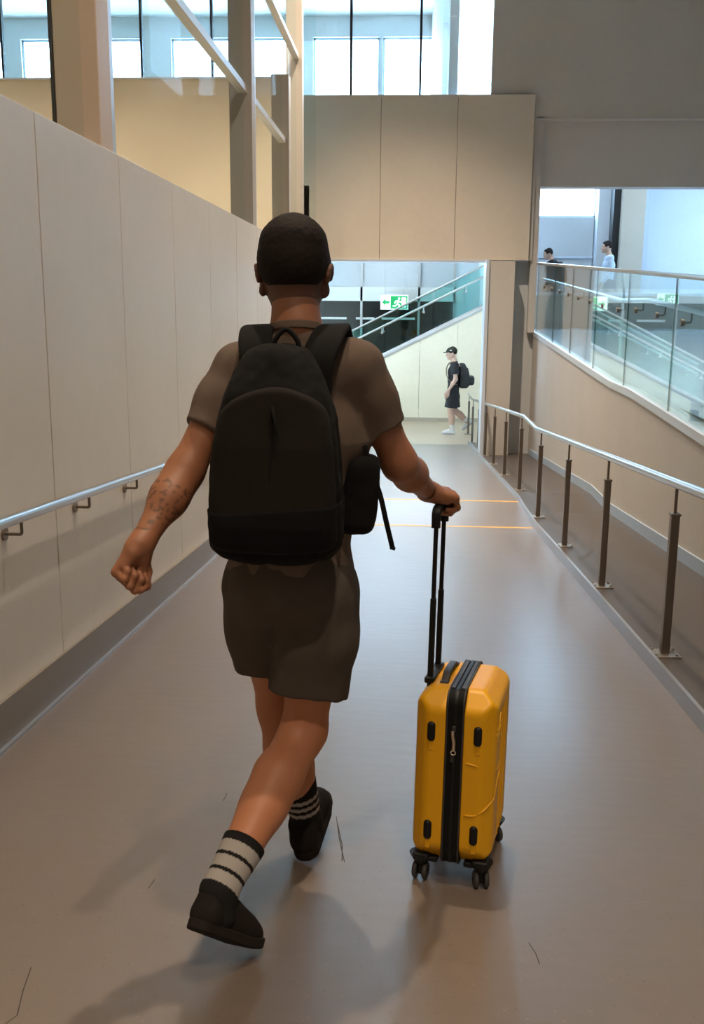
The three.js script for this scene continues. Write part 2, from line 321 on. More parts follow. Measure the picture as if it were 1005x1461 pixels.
// stairs along the lobby's back: panelled flank, treads, glass sides
const STAIR_D = 24.1, stairAt = x => 0.543 + 0.4963 * x;
{
  const g = structGroup('wall_stair');
  for (let k = -3; k < 2; k++) {
    const a = 0.222 + 0.907 * k + 0.003, b = Math.min(1.755, 0.222 + 0.907 * (k + 1) - 0.003), f = x => clamp(stairAt(x), -1.2, 3.25);
    const s = new THREE.Shape([[a, -1.33], [b, -1.33], [b, f(b)], [a, f(a)]].map(p => new THREE.Vector2(...p)));
    const e = new THREE.ExtrudeGeometry(s, { depth: 0.05, bevelEnabled: false }); e.translate(0, 0, -STAIR_D - 0.05);
    part('panel', boxUV(e), M.cream, g);
  }
}
struct('baseboard_lobby', box(-3.4, 1.755, -1.33, -1.24, -STAIR_D + 0.02, -STAIR_D), std([0.42, 0.36, 0.28], 0.4));
const stairs = thing('staircase', 'glass-sided staircase rising behind the cream wall of the lobby', 'staircase', [0, -1.3286, -STAIR_D]);
{
  const P = (name, g, m) => { g.translate(0, 1.3286, STAIR_D); return part(name, g, m, stairs); };
  const line = (x0, x1, dy, z) => [V(x0, stairAt(x0) + dy, z), V(x1, stairAt(x1) + dy, z)];
  P('stringer', sweep(line(-3.2, 1.75, 0.03, -STAIR_D - 0.02), [[-0.05, -0.06], [0.05, -0.06], [0.05, 0.06], [-0.05, 0.06]], () => V(0, 0, 1)), M.frame);
  for (let k = 0; k < 14; k++) { const x = -3.1 + k * 0.34; P('step', box(x, x + 0.36, stairAt(x) - 0.14, stairAt(x) - 0.0, -STAIR_D - 0.1, -STAIR_D - 1.3), M.beige); }
  for (const z of [-STAIR_D - 0.04, -STAIR_D - 1.36]) {
    for (let k = 0; k < 4; k++) {
      const a = -3.0 + k * 1.18 + 0.008, b = a + 1.164;
      const s = new THREE.Shape([[a, stairAt(a) + 0.03], [b, stairAt(b) + 0.03], [b, stairAt(b) + 0.98], [a, stairAt(a) + 0.98]].map(p => new THREE.Vector2(...p)));
      const e = new THREE.ExtrudeGeometry(s, { depth: 0.012, bevelEnabled: false }); e.translate(0, 0, z); P('glass_panel', e, M.greenGlass);
    }
    P('top_rail', tube(line(-3.0, 1.74, 1.0, z + 0.006), 0.022), M.steel);
    P('handrail', tube(line(-3.0, 1.74, 0.74, z + 0.07), 0.024), M.steel);
    for (let k = 0; k < 5; k++) { const x = -2.7 + k * 1.0; P('bracket', join([cyl(0.03, 0.03, x, stairAt(x) + 0.6, z + 0.03, 'z'), tube([V(x, stairAt(x) + 0.6, z + 0.03), V(x, stairAt(x) + 0.6, z + 0.07), V(x, stairAt(x) + 0.73, z + 0.07)], 0.008, 8)]), M.steel); }
  }
}
// dark shopfront and glazing behind the stairs
struct('wall_shopfront', box(-9, 1.15, -1.33, 1.56, -27.1, -27.3), M.blackGlass);
struct('wall_shopfront_band', box(-9, 1.4, 1.56, 1.93, -27.0, -27.3), M.white);
struct('wall_shopfront_upper', join([box(-9, 1.15, 1.93, 2.64, -27.1, -27.3), box(-9, -3.6, 2.64, 3.4, -27.1, -27.3)]), M.greyWall);
{ const w = structGroup('window_14'), X = [-3.6, -2.75, -1.35, 0.2, 1.15]; for (let i = 0; i < 4; i++) part('pane', box(X[i] + 0.03, X[i + 1] - 0.03, 2.64, 3.3, -27.18, -27.185), M.clearGlass, w); part('window_frame', box(-3.6, 1.15, 2.62, 2.67, -27.06, -27.2), M.frame, w); }
struct('wall_lobby_back', box(1.15, 1.78, -1.33, 3.4, -27.05, -27.3), M.pale);
for (const x of [-2.75, -1.35, 0.2, 1.15]) struct('mullion', box(x - 0.03, x + 0.03, -1.33, 3.3, -27.0, -27.1), M.frame);

// ------------------------------------------------------------------ lights
const SPOTS = ['behind the top of the ramp', 'over the head of the walking man', 'over the first stretch of handrail', 'over the flat landing', 'in front of the panelled bulkhead', 'in front of the gallery half wall near the glazed screen', 'in front of the gallery half wall away from the screen', 'over the middle of the raised ramp', 'over the far end of the raised ramp'];
for (const [i, [x, y, z, cd, cone]] of DOWNLIGHTS.entries()) {
  const t = thing('ceiling_light', `round recessed downlight ${SPOTS[i]}`, 'ceiling light', [x, y, z], 'recessed downlights in the high ceiling');
  part('trim_ring', new THREE.TorusGeometry(0.11, 0.018, 10, 28).rotateX(Math.PI / 2).translate(0, -0.004, 0), M.white, t);
  part('diffuser', cyl(0.1, 0.012, 0, -0.004, 0), glow(WARM, 2.2), t);
  const s = new THREE.SpotLight(new THREE.Color().setRGB(...WARM), cd, 0, cone, 0.5, 2);
  s.position.set(0, -0.03, 0); s.target.position.set(0, -5, 0); s.castShadow = true; s.shadow.radius = 4; t.add(s); t.add(s.target);
}
for (const [x, z, w, d, k, y, rgb, what] of [[-3, -19.6, 1.2, 1.2, 6, 3.3, [1, 0.88, 0.68], 'lobby'], [0.4, -21.2, 1.2, 1.2, 8, 3.3, [1, 0.88, 0.68], 'lobby'], [-0.6, -25.9, 1.2, 0.5, 6, 3.3, [1, 0.95, 0.85], 'lobby'], [3.4, -20.8, 1.6, 0.6, 14, 5.6, [1, 0.96, 0.9], 'hall']]) {
  const t = thing('ceiling_panel_light', what === 'hall' ? 'slim square light panel in the ceiling of the upper hall' : `square light panel in the lobby ceiling ${z < -25 ? 'before the dark shopfront' : x < -1 ? 'towards the lobby windows' : 'above the young man in the cap'}`, 'ceiling light', [x, y, z], what === 'hall' ? undefined : 'light panels in the lobby ceiling');
  part('panel_frame', box(-w / 2 - 0.03, w / 2 + 0.03, -0.02, 0.005, -d / 2 - 0.03, d / 2 + 0.03, 0.004), M.white, t);
  part('diffuser', box(-w / 2, w / 2, -0.026, -0.018, -d / 2, d / 2), glow(rgb, 1.6), t);
  const l = new THREE.RectAreaLight(new THREE.Color().setRGB(...rgb), k, w, d); l.position.set(0, -0.035, 0); l.rotation.x = -Math.PI / 2; t.add(l);
}
// ------------------------------------------------------------------ handrail on the panelled wall
{
  const X = -1.458, rail = thing('wall_handrail', 'round steel handrail bracketed to the pale panelled wall', 'handrail', [X, rampAt(3) + 0.884, -3]);
  const at = (dx, d, dy = 0) => V(dx, rampAt(d) + 0.884 + dy - rail.position.y, -d + 3);
  part('rail', tube(bendy([-1.5, 9.3, 10.7, 17.0].map(d => at(0, d))), 0.021, 16), M.steel, rail);
  for (let d = 1.17; d < 17; d += 0.79) {
    const b = part('bracket', tube(bendy([at(-0.062, d, -0.068), at(-0.004, d, -0.068), at(0, d, -0.062), at(0, d, -0.015)], 0.02, 4), 0.0065, 8), M.bronze, rail);
    const p = at(-0.066, d, -0.068); part('wall_plate', cyl(0.026, 0.008, p.x, p.y, p.z, 'x'), M.bronze, b);
  }
}
// ------------------------------------------------------------------ handrail on posts between the lanes
{
  const rail = thing('post_handrail', 'steel handrail on a row of bronze posts along the kerb', 'handrail', [POST_X, laneAt(8), -8]);
  const L = (x, y, d) => V(x - POST_X, y - rail.position.y, -d + 8);
  const top = piece([[-8, laneAt(-8) + 0.885], [10.1, 0.205], [11.25, 0.205], [20.6, -0.46], [40, -0.46]]);
  const pts = [-1, 10.1, 11.25, 20.6, 21.9].map(d => L(POST_X, top(d), d));
  part('rail', tube(bendy(pts), 0.024, 16), M.steel, rail);
  for (const d of [3.16, 4.78, 6.42, 8.02, 9.73, 11.45, 13.3, 15.05, 16.78, 18.5, 20.3, 21.7]) {
    const y = laneAt(d), h = top(d) - y - 0.155, post = part('post', box(-0.021, 0.021, y + 0.014 - rail.position.y, y + h - rail.position.y, -d + 8 - 0.021, -d + 8 + 0.021, 0.004), M.bronze, rail);
    part('cap', box(-0.025, 0.025, y + h - rail.position.y - 0.004, y + h - rail.position.y + 0.008, -d + 8 - 0.025, -d + 8 + 0.025, 0.003), M.bronze, post);
    const a = L(POST_X, y + h, d), b = L(POST_X, top(d) - 0.012, d); part('pin', tube([a, b], 0.008, 10), M.bronze, post);
    const plate = part('base_plate', box(-0.07, 0.07, y - rail.position.y - 0.003, y - rail.position.y + 0.013, -d + 8 - 0.06, -d + 8 + 0.06, 0.003), M.plate, post);
    if (d < 12) for (const [sx, sz] of [[1, 1], [1, -1], [-1, 1], [-1, -1]]) part('anchor_bolt', cyl(0.008, 0.012, sx * 0.052, y - rail.position.y + 0.017, -d + 8 + sz * 0.044, 'y', 6), M.steel, post);
  }
}
// ------------------------------------------------------------------ glass balustrade of the upper ramp
{
  const X = 2.14, rail = thing('glass_balustrade', 'frameless glass balustrade with steel rails along the raised ramp', 'balustrade', [X, upperAt(10), -10]);
  const L = (x, y, d) => V(x - X, y - rail.position.y, -d + 10);
  const top = d => 1.248 + 0.0525 * d, low = piece([[-8, 0.45], [9.5, 1.497], [10.7, 1.5], [18.4, 1.97]]);
  const D = [17.25, 15.21, 13.51, 11.75, 10.03, 8.26, 6.5, 4.74, 2.98];
  for (let i = 0; i + 1 < D.length; i++) {
    const a = D[i] - 0.006, b = D[i + 1] + 0.006, mids = [a, 10.6, 9.6, b].filter(d => d <= a && d >= b);
    const g = stations([...new Set(mids)], d => [-0.006, 0.006, upperAt(d) - 0.01 - rail.position.y, top(d) - 0.01 - rail.position.y]); g.translate(0, 0, 10); part('glass_panel', g, M.glass, rail);
    const s = stations([D[i] + 0.005, D[i] - 0.005], d => [-0.0065, 0.0065, upperAt(d) - 0.01 - rail.position.y, top(d) - 0.01 - rail.position.y]); s.translate(0, 0, 10); part('glass_edge', s, std([0.05, 0.12, 0.12], 0.2), rail);
  }
  part('top_rail', sweep([L(X, top(2.5), 2.5), L(X, top(17.3), 17.3)], [[-0.035, -0.018], [0.035, -0.018], [0.035, 0.012], [0.028, 0.018], [-0.028, 0.018], [-0.035, 0.012]], () => V(1, 0, 0)), M.steel, rail);
  part('handrail', tube(bendy([2.5, 9.5, 10.7, 17.25].map(d => L(X + 0.07, low(d), d))), 0.022, 14), M.steel, rail);
  for (let d = 5.52; d < 17; d += 0.835) {
    const c = L(X, low(d) - 0.095, d), e = L(X + 0.07, low(d) - 0.095, d), f = L(X + 0.07, low(d) - 0.015, d);
    const b = part('bracket', tube(bendy([c, e, f], 0.02, 4), 0.0075, 8), M.darkSteel, rail);
    part('clamp', cyl(0.028, 0.03, c.x, c.y, c.z, 'x'), M.darkSteel, b);
  }
}
// ------------------------------------------------------------------ distance fields and their meshes
// a field is a list of tapered capsules {a, b, ra, rb, k, s: [axis, factor]} joined by a smooth minimum
function prim(a, b, ra, rb, s, f) { return { a: [a.x, a.y, a.z], d: [b.x - a.x, b.y - a.y, b.z - a.z], l2: Math.max(1e-9, a.distanceToSquared(b)), ra, rb: rb ?? ra, s: s ? [s.x, s.y, s.z] : null, f: f || 1 }; }
function primDist(p, x, y, z) {
  const ax = x - p.a[0], ay = y - p.a[1], az = z - p.a[2], t = clamp((ax * p.d[0] + ay * p.d[1] + az * p.d[2]) / p.l2, 0, 1);
  let vx = ax - p.d[0] * t, vy = ay - p.d[1] * t, vz = az - p.d[2] * t; const r = p.ra + (p.rb - p.ra) * t;
  if (p.s) { const q = (vx * p.s[0] + vy * p.s[1] + vz * p.s[2]), e = q / p.f - q; vx += p.s[0] * e; vy += p.s[1] * e; vz += p.s[2] * e; return (Math.sqrt(vx * vx + vy * vy + vz * vz) - r) * Math.min(1, p.f) ; }
  return Math.sqrt(vx * vx + vy * vy + vz * vz) - r;
}
const smin = (a, b, k) => { const h = Math.max(k - Math.abs(a - b), 0) / k; return Math.min(a, b) - h * h * k * 0.25; };
const smax = (a, b, k) => -smin(-a, -b, k);
const field = (list, k) => (x, y, z) => { let d = 1e3; for (const p of list) d = smin(d, primDist(p, x, y, z), k); return d; };
// naive surface nets over a box of cells; blocks far from the surface are skipped
function netMesh(f, lo, hi, cell, colour) {
  const n = [0, 1, 2].map(i => Math.ceil((hi[i] - lo[i]) / cell) + 2), [nx, ny, nz] = n, val = new Float32Array(nx * ny * nz), B = 6, at = (i, j, k) => (k * ny + j) * nx + i;
  for (let k0 = 0; k0 < nz; k0 += B) for (let j0 = 0; j0 < ny; j0 += B) for (let i0 = 0; i0 < nx; i0 += B) {
    const c = f(lo[0] + (i0 + B / 2) * cell, lo[1] + (j0 + B / 2) * cell, lo[2] + (k0 + B / 2) * cell), far = Math.abs(c) > B * cell * 1.5 + 0.02;
    for (let k = k0; k < Math.min(k0 + B, nz); k++) for (let j = j0; j < Math.min(j0 + B, ny); j++) for (let i = i0; i < Math.min(i0 + B, nx); i++) val[at(i, j, k)] = far ? c : f(lo[0] + i * cell, lo[1] + j * cell, lo[2] + k * cell);
  }
  const pos = [], id = new Int32Array(nx * ny * nz).fill(-1), idx = [];
  for (let k = 0; k + 1 < nz; k++) for (let j = 0; j + 1 < ny; j++) for (let i = 0; i + 1 < nx; i++) {
    let m = 0, sx = 0, sy = 0, sz = 0; const v = [];
    for (let c = 0; c < 8; c++) v.push(val[at(i + (c & 1), j + (c >> 1 & 1), k + (c >> 2))]);
    const neg = v.filter(q => q < 0).length; if (!neg || neg === 8) continue;
    for (let a = 0; a < 8; a++) for (const bit of [1, 2, 4]) if (!(a & bit)) { const b = a | bit; if ((v[a] < 0) !== (v[b] < 0)) { const t = v[a] / (v[a] - v[b]); sx += (a & 1) + (bit === 1 ? t : 0); sy += (a >> 1 & 1) + (bit === 2 ? t : 0); sz += (a >> 2) + (bit === 4 ? t : 0); m++; } }
    id[at(i, j, k)] = pos.length / 3; pos.push(lo[0] + (i + sx / m) * cell, lo[1] + (j + sy / m) * cell, lo[2] + (k + sz / m) * cell);
  }
  for (let k = 1; k + 1 < nz; k++) for (let j = 1; j + 1 < ny; j++) for (let i = 1; i + 1 < nx; i++) {
    const v = val[at(i, j, k)] < 0;
    const q = (a, b, c, d, o) => { if (a < 0 || b < 0 || c < 0 || d < 0) return; o ? idx.push(a, b, c, a, c, d) : idx.push(a, c, b, a, d, c); };
    if (v !== (val[at(i + 1, j, k)] < 0)) q(id[at(i, j - 1, k - 1)], id[at(i, j, k - 1)], id[at(i, j, k)], id[at(i, j - 1, k)], v);
    if (v !== (val[at(i, j + 1, k)] < 0)) q(id[at(i - 1, j, k - 1)], id[at(i, j, k - 1)], id[at(i, j, k)], id[at(i - 1, j, k)], !v);
    if (v !== (val[at(i, j, k + 1)] < 0)) q(id[at(i - 1, j - 1, k)], id[at(i, j - 1, k)], id[at(i, j, k)], id[at(i - 1, j, k)], v);
  }
  const nor = new Float32Array(pos.length), e = cell * 0.4, uv = new Float32Array(pos.length / 3 * 2), col = colour ? new Float32Array(pos.length) : null;
  for (let q = 0; q < pos.length; q += 3) {
    let [x, y, z] = [pos[q], pos[q + 1], pos[q + 2]], g;
    for (let it = 0; it < 2; it++) { const d = f(x, y, z); g = V(f(x + e, y, z) - f(x - e, y, z), f(x, y + e, z) - f(x, y - e, z), f(x, y, z + e) - f(x, y, z - e)); const L = g.length() / (2 * e); g.normalize(); if (it === 0) { const st = clamp(d / Math.max(L, 0.4), -cell * 0.6, cell * 0.6); x -= g.x * st; y -= g.y * st; z -= g.z * st; } }
    pos[q] = x; pos[q + 1] = y; pos[q + 2] = z; nor[q] = g.x; nor[q + 1] = g.y; nor[q + 2] = g.z;
    uv[q / 3 * 2] = Math.abs(g.x) > 0.7 ? z : x; uv[q / 3 * 2 + 1] = y;
    if (col) { const c = colour(x, y, z); col[q] = c[0]; col[q + 1] = c[1]; col[q + 2] = c[2]; }
  }
  const g = new THREE.BufferGeometry(); g.setAttribute('position', new THREE.Float32BufferAttribute(pos, 3)); g.setAttribute('normal', new THREE.BufferAttribute(nor, 3)); g.setAttribute('uv', new THREE.BufferAttribute(uv, 2));
  if (col) g.setAttribute('color', new THREE.BufferAttribute(col, 3)); g.setIndex(idx); return g;
}
function around(list, m) { const lo = [1e9, 1e9, 1e9], hi = [-1e9, -1e9, -1e9]; for (const p of list) for (const t of [0, 1]) for (let i = 0; i < 3; i++) { const r = Math.max(p.ra, p.rb) * Math.max(1, p.f) + m, c = p.a[i] + p.d[i] * t; lo[i] = Math.min(lo[i], c - r); hi[i] = Math.max(hi[i], c + r); } return [lo, hi]; }
const vec = a => V(...a), mix = (a, b, t) => a.clone().lerp(b, t);
function rawJoin(list) { return mergeGeometries(list.map(g => { for (const k of Object.keys(g.attributes)) if (!['position', 'normal', 'uv', 'color'].includes(k)) g.deleteAttribute(k); return g; })); }
// ------------------------------------------------------------------ the yellow suitcase (u across its thickness, w along its width, y up)
{
  const yellow = phys([0.68, 0.325, 0.002], 0.42, { specularIntensity: 0.7 }), rubber = phys([0.007, 0.0065, 0.0065], 0.5, { specularIntensity: 0.5 }), zipMat = phys([0.005, 0.005, 0.005], 0.8, { specularIntensity: 0.4 }), greyRub = phys([0.04, 0.036, 0.034], 0.5, { specularIntensity: 0.6 }), chrome = std([0.72, 0.66, 0.58], 0.25, { metalness: 1 });
  const C = [0.172, rampAt(2.663), -2.663], t = thing('suitcase', 'yellow hard-shell cabin suitcase with black zip band and raised telescopic handle', 'suitcase', C);
  t.rotation.order = 'YXZ'; t.rotation.set(-Math.atan(1 / 14), -12 * Math.PI / 180, 0);
  const W = 0.180, Y0 = 0.064, Y1 = 0.568, U = 0.114;
  // half shells: rounded slab with chamfered rim, one each side of the zip band
  const shellField = sgn => (x, y, z) => {
    const u = x * sgn, cy = (Y0 + Y1) / 2, hy = (Y1 - Y0) / 2, r = 0.018;
    const px = Math.max(Math.abs(z) - W + r, 0), py = Math.max(Math.abs(y - cy) - hy + r, 0), pu = Math.max(u - U + r, 0);
    let d = Math.sqrt(px * px + py * py + pu * pu) - r;
    const az = Math.abs(z), ay = Math.abs(y - cy);
    d = smax(d, (az + ay - (W + hy - 0.050)) * 0.7071, 0.012);            // corners seen from the front
    d = smax(d, (u + az - (U + W - 0.036)) * 0.7071, 0.010);          // rim along the height
    d = smax(d, (u + ay - (U + hy - 0.040)) * 0.7071, 0.010);         // rim along top and foot
    d = smax(d, 0.0245 - u, 0.004);
    return d;
  };
  for (const s of [-1, 1]) part('shell', netMesh(shellField(s), [s > 0 ? 0.012 : -0.125, Y0 - 0.02, -W - 0.02], [s > 0 ? 0.125 : -0.012, Y1 + 0.02, W + 0.02], 0.0042), yellow, t);
  const band = new THREE.Shape(); { const w = W - 0.002, a = Y0 + 0.002, b = Y1 - 0.002, r = 0.042; band.moveTo(-w + r, a); band.lineTo(w - r, a); band.quadraticCurveTo(w, a, w, a + r); band.lineTo(w, b - r); band.quadraticCurveTo(w, b, w - r, b); band.lineTo(-w + r, b); band.quadraticCurveTo(-w, b, -w, b - r); band.lineTo(-w, a + r); band.quadraticCurveTo(-w, a, -w + r, a); }
  const bandGeo = new THREE.ExtrudeGeometry(band, { depth: 0.05, bevelEnabled: true, bevelThickness: 0.001, bevelSize: 0.001, bevelSegments: 1, curveSegments: 10 }); bandGeo.rotateY(-Math.PI / 2); bandGeo.translate(0.025, 0, 0);
  const zb = part('zip_band', bandGeo, zipMat, t);
  // piping on both edges of the band, and the zip teeth over the top
  const loop = (u, o) => { const p = [], w = W + o, a = Y0 - o, b = Y1 + o, r = 0.042; for (const [cz, cy, a0] of [[w - r, b - r, 0], [-w + r, b - r, 90], [-w + r, a + r, 180], [w - r, a + r, 270]]) for (let k = 0; k <= 6; k++) { const q = (a0 + k * 15) * Math.PI / 180; p.push(V(u, cy + r * Math.sin(q), cz + r * Math.cos(q))); } p.push(p[0].clone()); return p; };
  for (const u of [-0.0225, 0.0225]) part('piping', tube(loop(u, 0.0005), 0.0028, 8), greyRub, zb);
  part('zip_teeth', sweep(loop(0, 0.0008), [[-0.005, -0.001], [0.005, -0.001], [0.005, 0.0015], [-0.005, 0.0015]], () => V(1, 0, 0)), rubber, zb);
  for (const u of [-0.014, 0.014]) part('zip_tape', box(u - 0.0055, u + 0.0055, Y1 - 0.001, Y1 + 0.0035, -W + 0.04, W - 0.04, 0.001), greyRub, zb);
  // zip pulls and their cable lock on the side that faces back
  const pull = part('zip_pull', join([tube([V(-0.004, 0.462, W + 0.006), V(-0.003, 0.45, W + 0.009), V(0.001, 0.43, W + 0.011), V(0.0005, 0.41, W + 0.01)], 0.0052, 8), new THREE.TorusGeometry(0.0062, 0.0026, 8, 16).translate(0, 0.402, W + 0.01)]), chrome, t);
  part('zip_slider', box(-0.006, 0.004, 0.46, 0.476, W, W + 0.009, 0.002), greyRub, pull); part('zip_slider', box(-0.008, 0.002, 0.372, 0.394, W, W + 0.007, 0.002), greyRub, pull);
  // oblong rubber feet on that side, and the ribs pressed into the shell
  for (const [u, y] of [[-0.070, 0.452], [0.070, 0.452], [-0.070, 0.166], [0.070, 0.166]]) {
    const g = new THREE.CapsuleGeometry(0.0115, 0.034, 6, 14); g.scale(1, 1, 0.8); g.translate(u * 0.92, y, W - 0.001); part('side_foot', g, rubber, t);
    part('foot_rib', box(u * 0.92 - 0.0075, u * 0.92 + 0.0075, y - 0.055, y, W - 0.006, W + 0.0015, 0.003), yellow, t);
  }
  const rib = (p, r = 0.0028) => part('pressed_rib', tube(bendy(p, 0.01, 4), r, 8), yellow, t);
  rib([[0.035, 0.372, W], [0.064, 0.368, W], [0.089, 0.352, W - 0.012], [0.1142, 0.342, W - 0.06], [0.1142, 0.338, W - 0.13]]);
  rib([[0.036, 0.222, W], [0.062, 0.222, W], [0.089, 0.238, W - 0.008], [0.111, 0.262, W - 0.036], [0.1142, 0.30, W - 0.06], [0.1142, 0.318, W - 0.12]]);
  for (const k of [0, 1, 2]) rib([[0.1115, 0.43 + 0.016 * k, W - 0.038], [0.1142, 0.465 + 0.017 * k, W - 0.085]]);
  for (const k of [0, 1, 2]) rib([[0.1142, 0.12, W - 0.13 - 0.05 * k], [0.1142, 0.5, W - 0.13 - 0.05 * k]], 0.003);
  // top grip beside the band
  part('top_grip', join([sweep(bendy([[-0.047, Y1 - 0.004, 0.085], [-0.047, Y1 + 0.016, 0.06], [-0.047, Y1 + 0.019, 0], [-0.047, Y1 + 0.016, -0.06], [-0.047, Y1 - 0.004, -0.085]], 0.03, 5), flatProfile(0.022, 0.012), () => V(1, 0, 0)), box(-0.059, -0.035, Y1 - 0.004, Y1 + 0.005, 0.075, 0.105, 0.003), box(-0.059, -0.035, Y1 - 0.004, Y1 + 0.005, -0.105, -0.075, 0.003)]), greyRub, t);
  // telescopic handle
  const H = part('telescopic_handle', join([0.062, -0.062].flatMap(w => [box(-0.102, -0.086, Y1 - 0.05, 0.80, w - 0.0085, w + 0.0085, 0.003), box(-0.100, -0.088, 0.78, 1.03, w - 0.0065, w + 0.0065, 0.003)])), rubber, t);
  part('handle_grip', sweep(bendy([[-0.094, 1.003, 0.066], [-0.094, 1.052, 0.07], [-0.094, 1.058, 0], [-0.094, 1.052, -0.07], [-0.094, 1.003, -0.066]], 0.025, 5), flatProfile(0.025, 0.02), () => V(1, 0, 0)), rubber, H);
  part('handle_socket', box(-0.108, -0.078, Y1 - 0.012, Y1 + 0.006, -0.085, 0.085, 0.005), rubber, H);
  // corner housings and twin wheels
  for (const u of [-0.086, 0.086]) for (const w of [-0.143, 0.143]) {
    const wh = part('wheel_housing', join([new THREE.CylinderGeometry(0.034, 0.016, 0.03, 18).translate(u, 0.062, w), new RoundedBoxGeometry(0.046, 0.022, 0.058, 3, 0.008).translate(u * 0.98, 0.074, w * 0.99), cyl(0.011, 0.04, u, 0.036, w)]), rubber, t);
    const turn = (u > 0 ? 0.35 : -0.1) + (w < 0 ? 0.4 : 0);
    for (const s of [-1, 1]) {
      const g = new THREE.LatheGeometry([[0.004, -0.006], [0.015, -0.007], [0.021, -0.0065], [0.0245, -0.004], [0.0245, 0.004], [0.021, 0.0065], [0.015, 0.007], [0.004, 0.006]].map(p => new THREE.Vector2(...p)), 24); g.rotateZ(Math.PI / 2); g.translate(s * 0.0145, 0, 0); g.rotateY(turn); g.translate(u, 0.0248, w); part('wheel', g, greyRub, wh);
    }
    const ax = cyl(0.007, 0.032, 0, 0, 0, 'x'); ax.rotateY(turn); ax.translate(u, 0.0248, w); part('axle', ax, rubber, wh);
  }
  // protectors at the foot of the shell
  for (const u of [-0.064, 0.064]) part('corner_guard', box(u * 1.05 - 0.03, u * 1.05 + 0.03, Y0 - 0.004, Y0 + 0.012, W - 0.075, W - 0.018, 0.006), rubber, t);
}
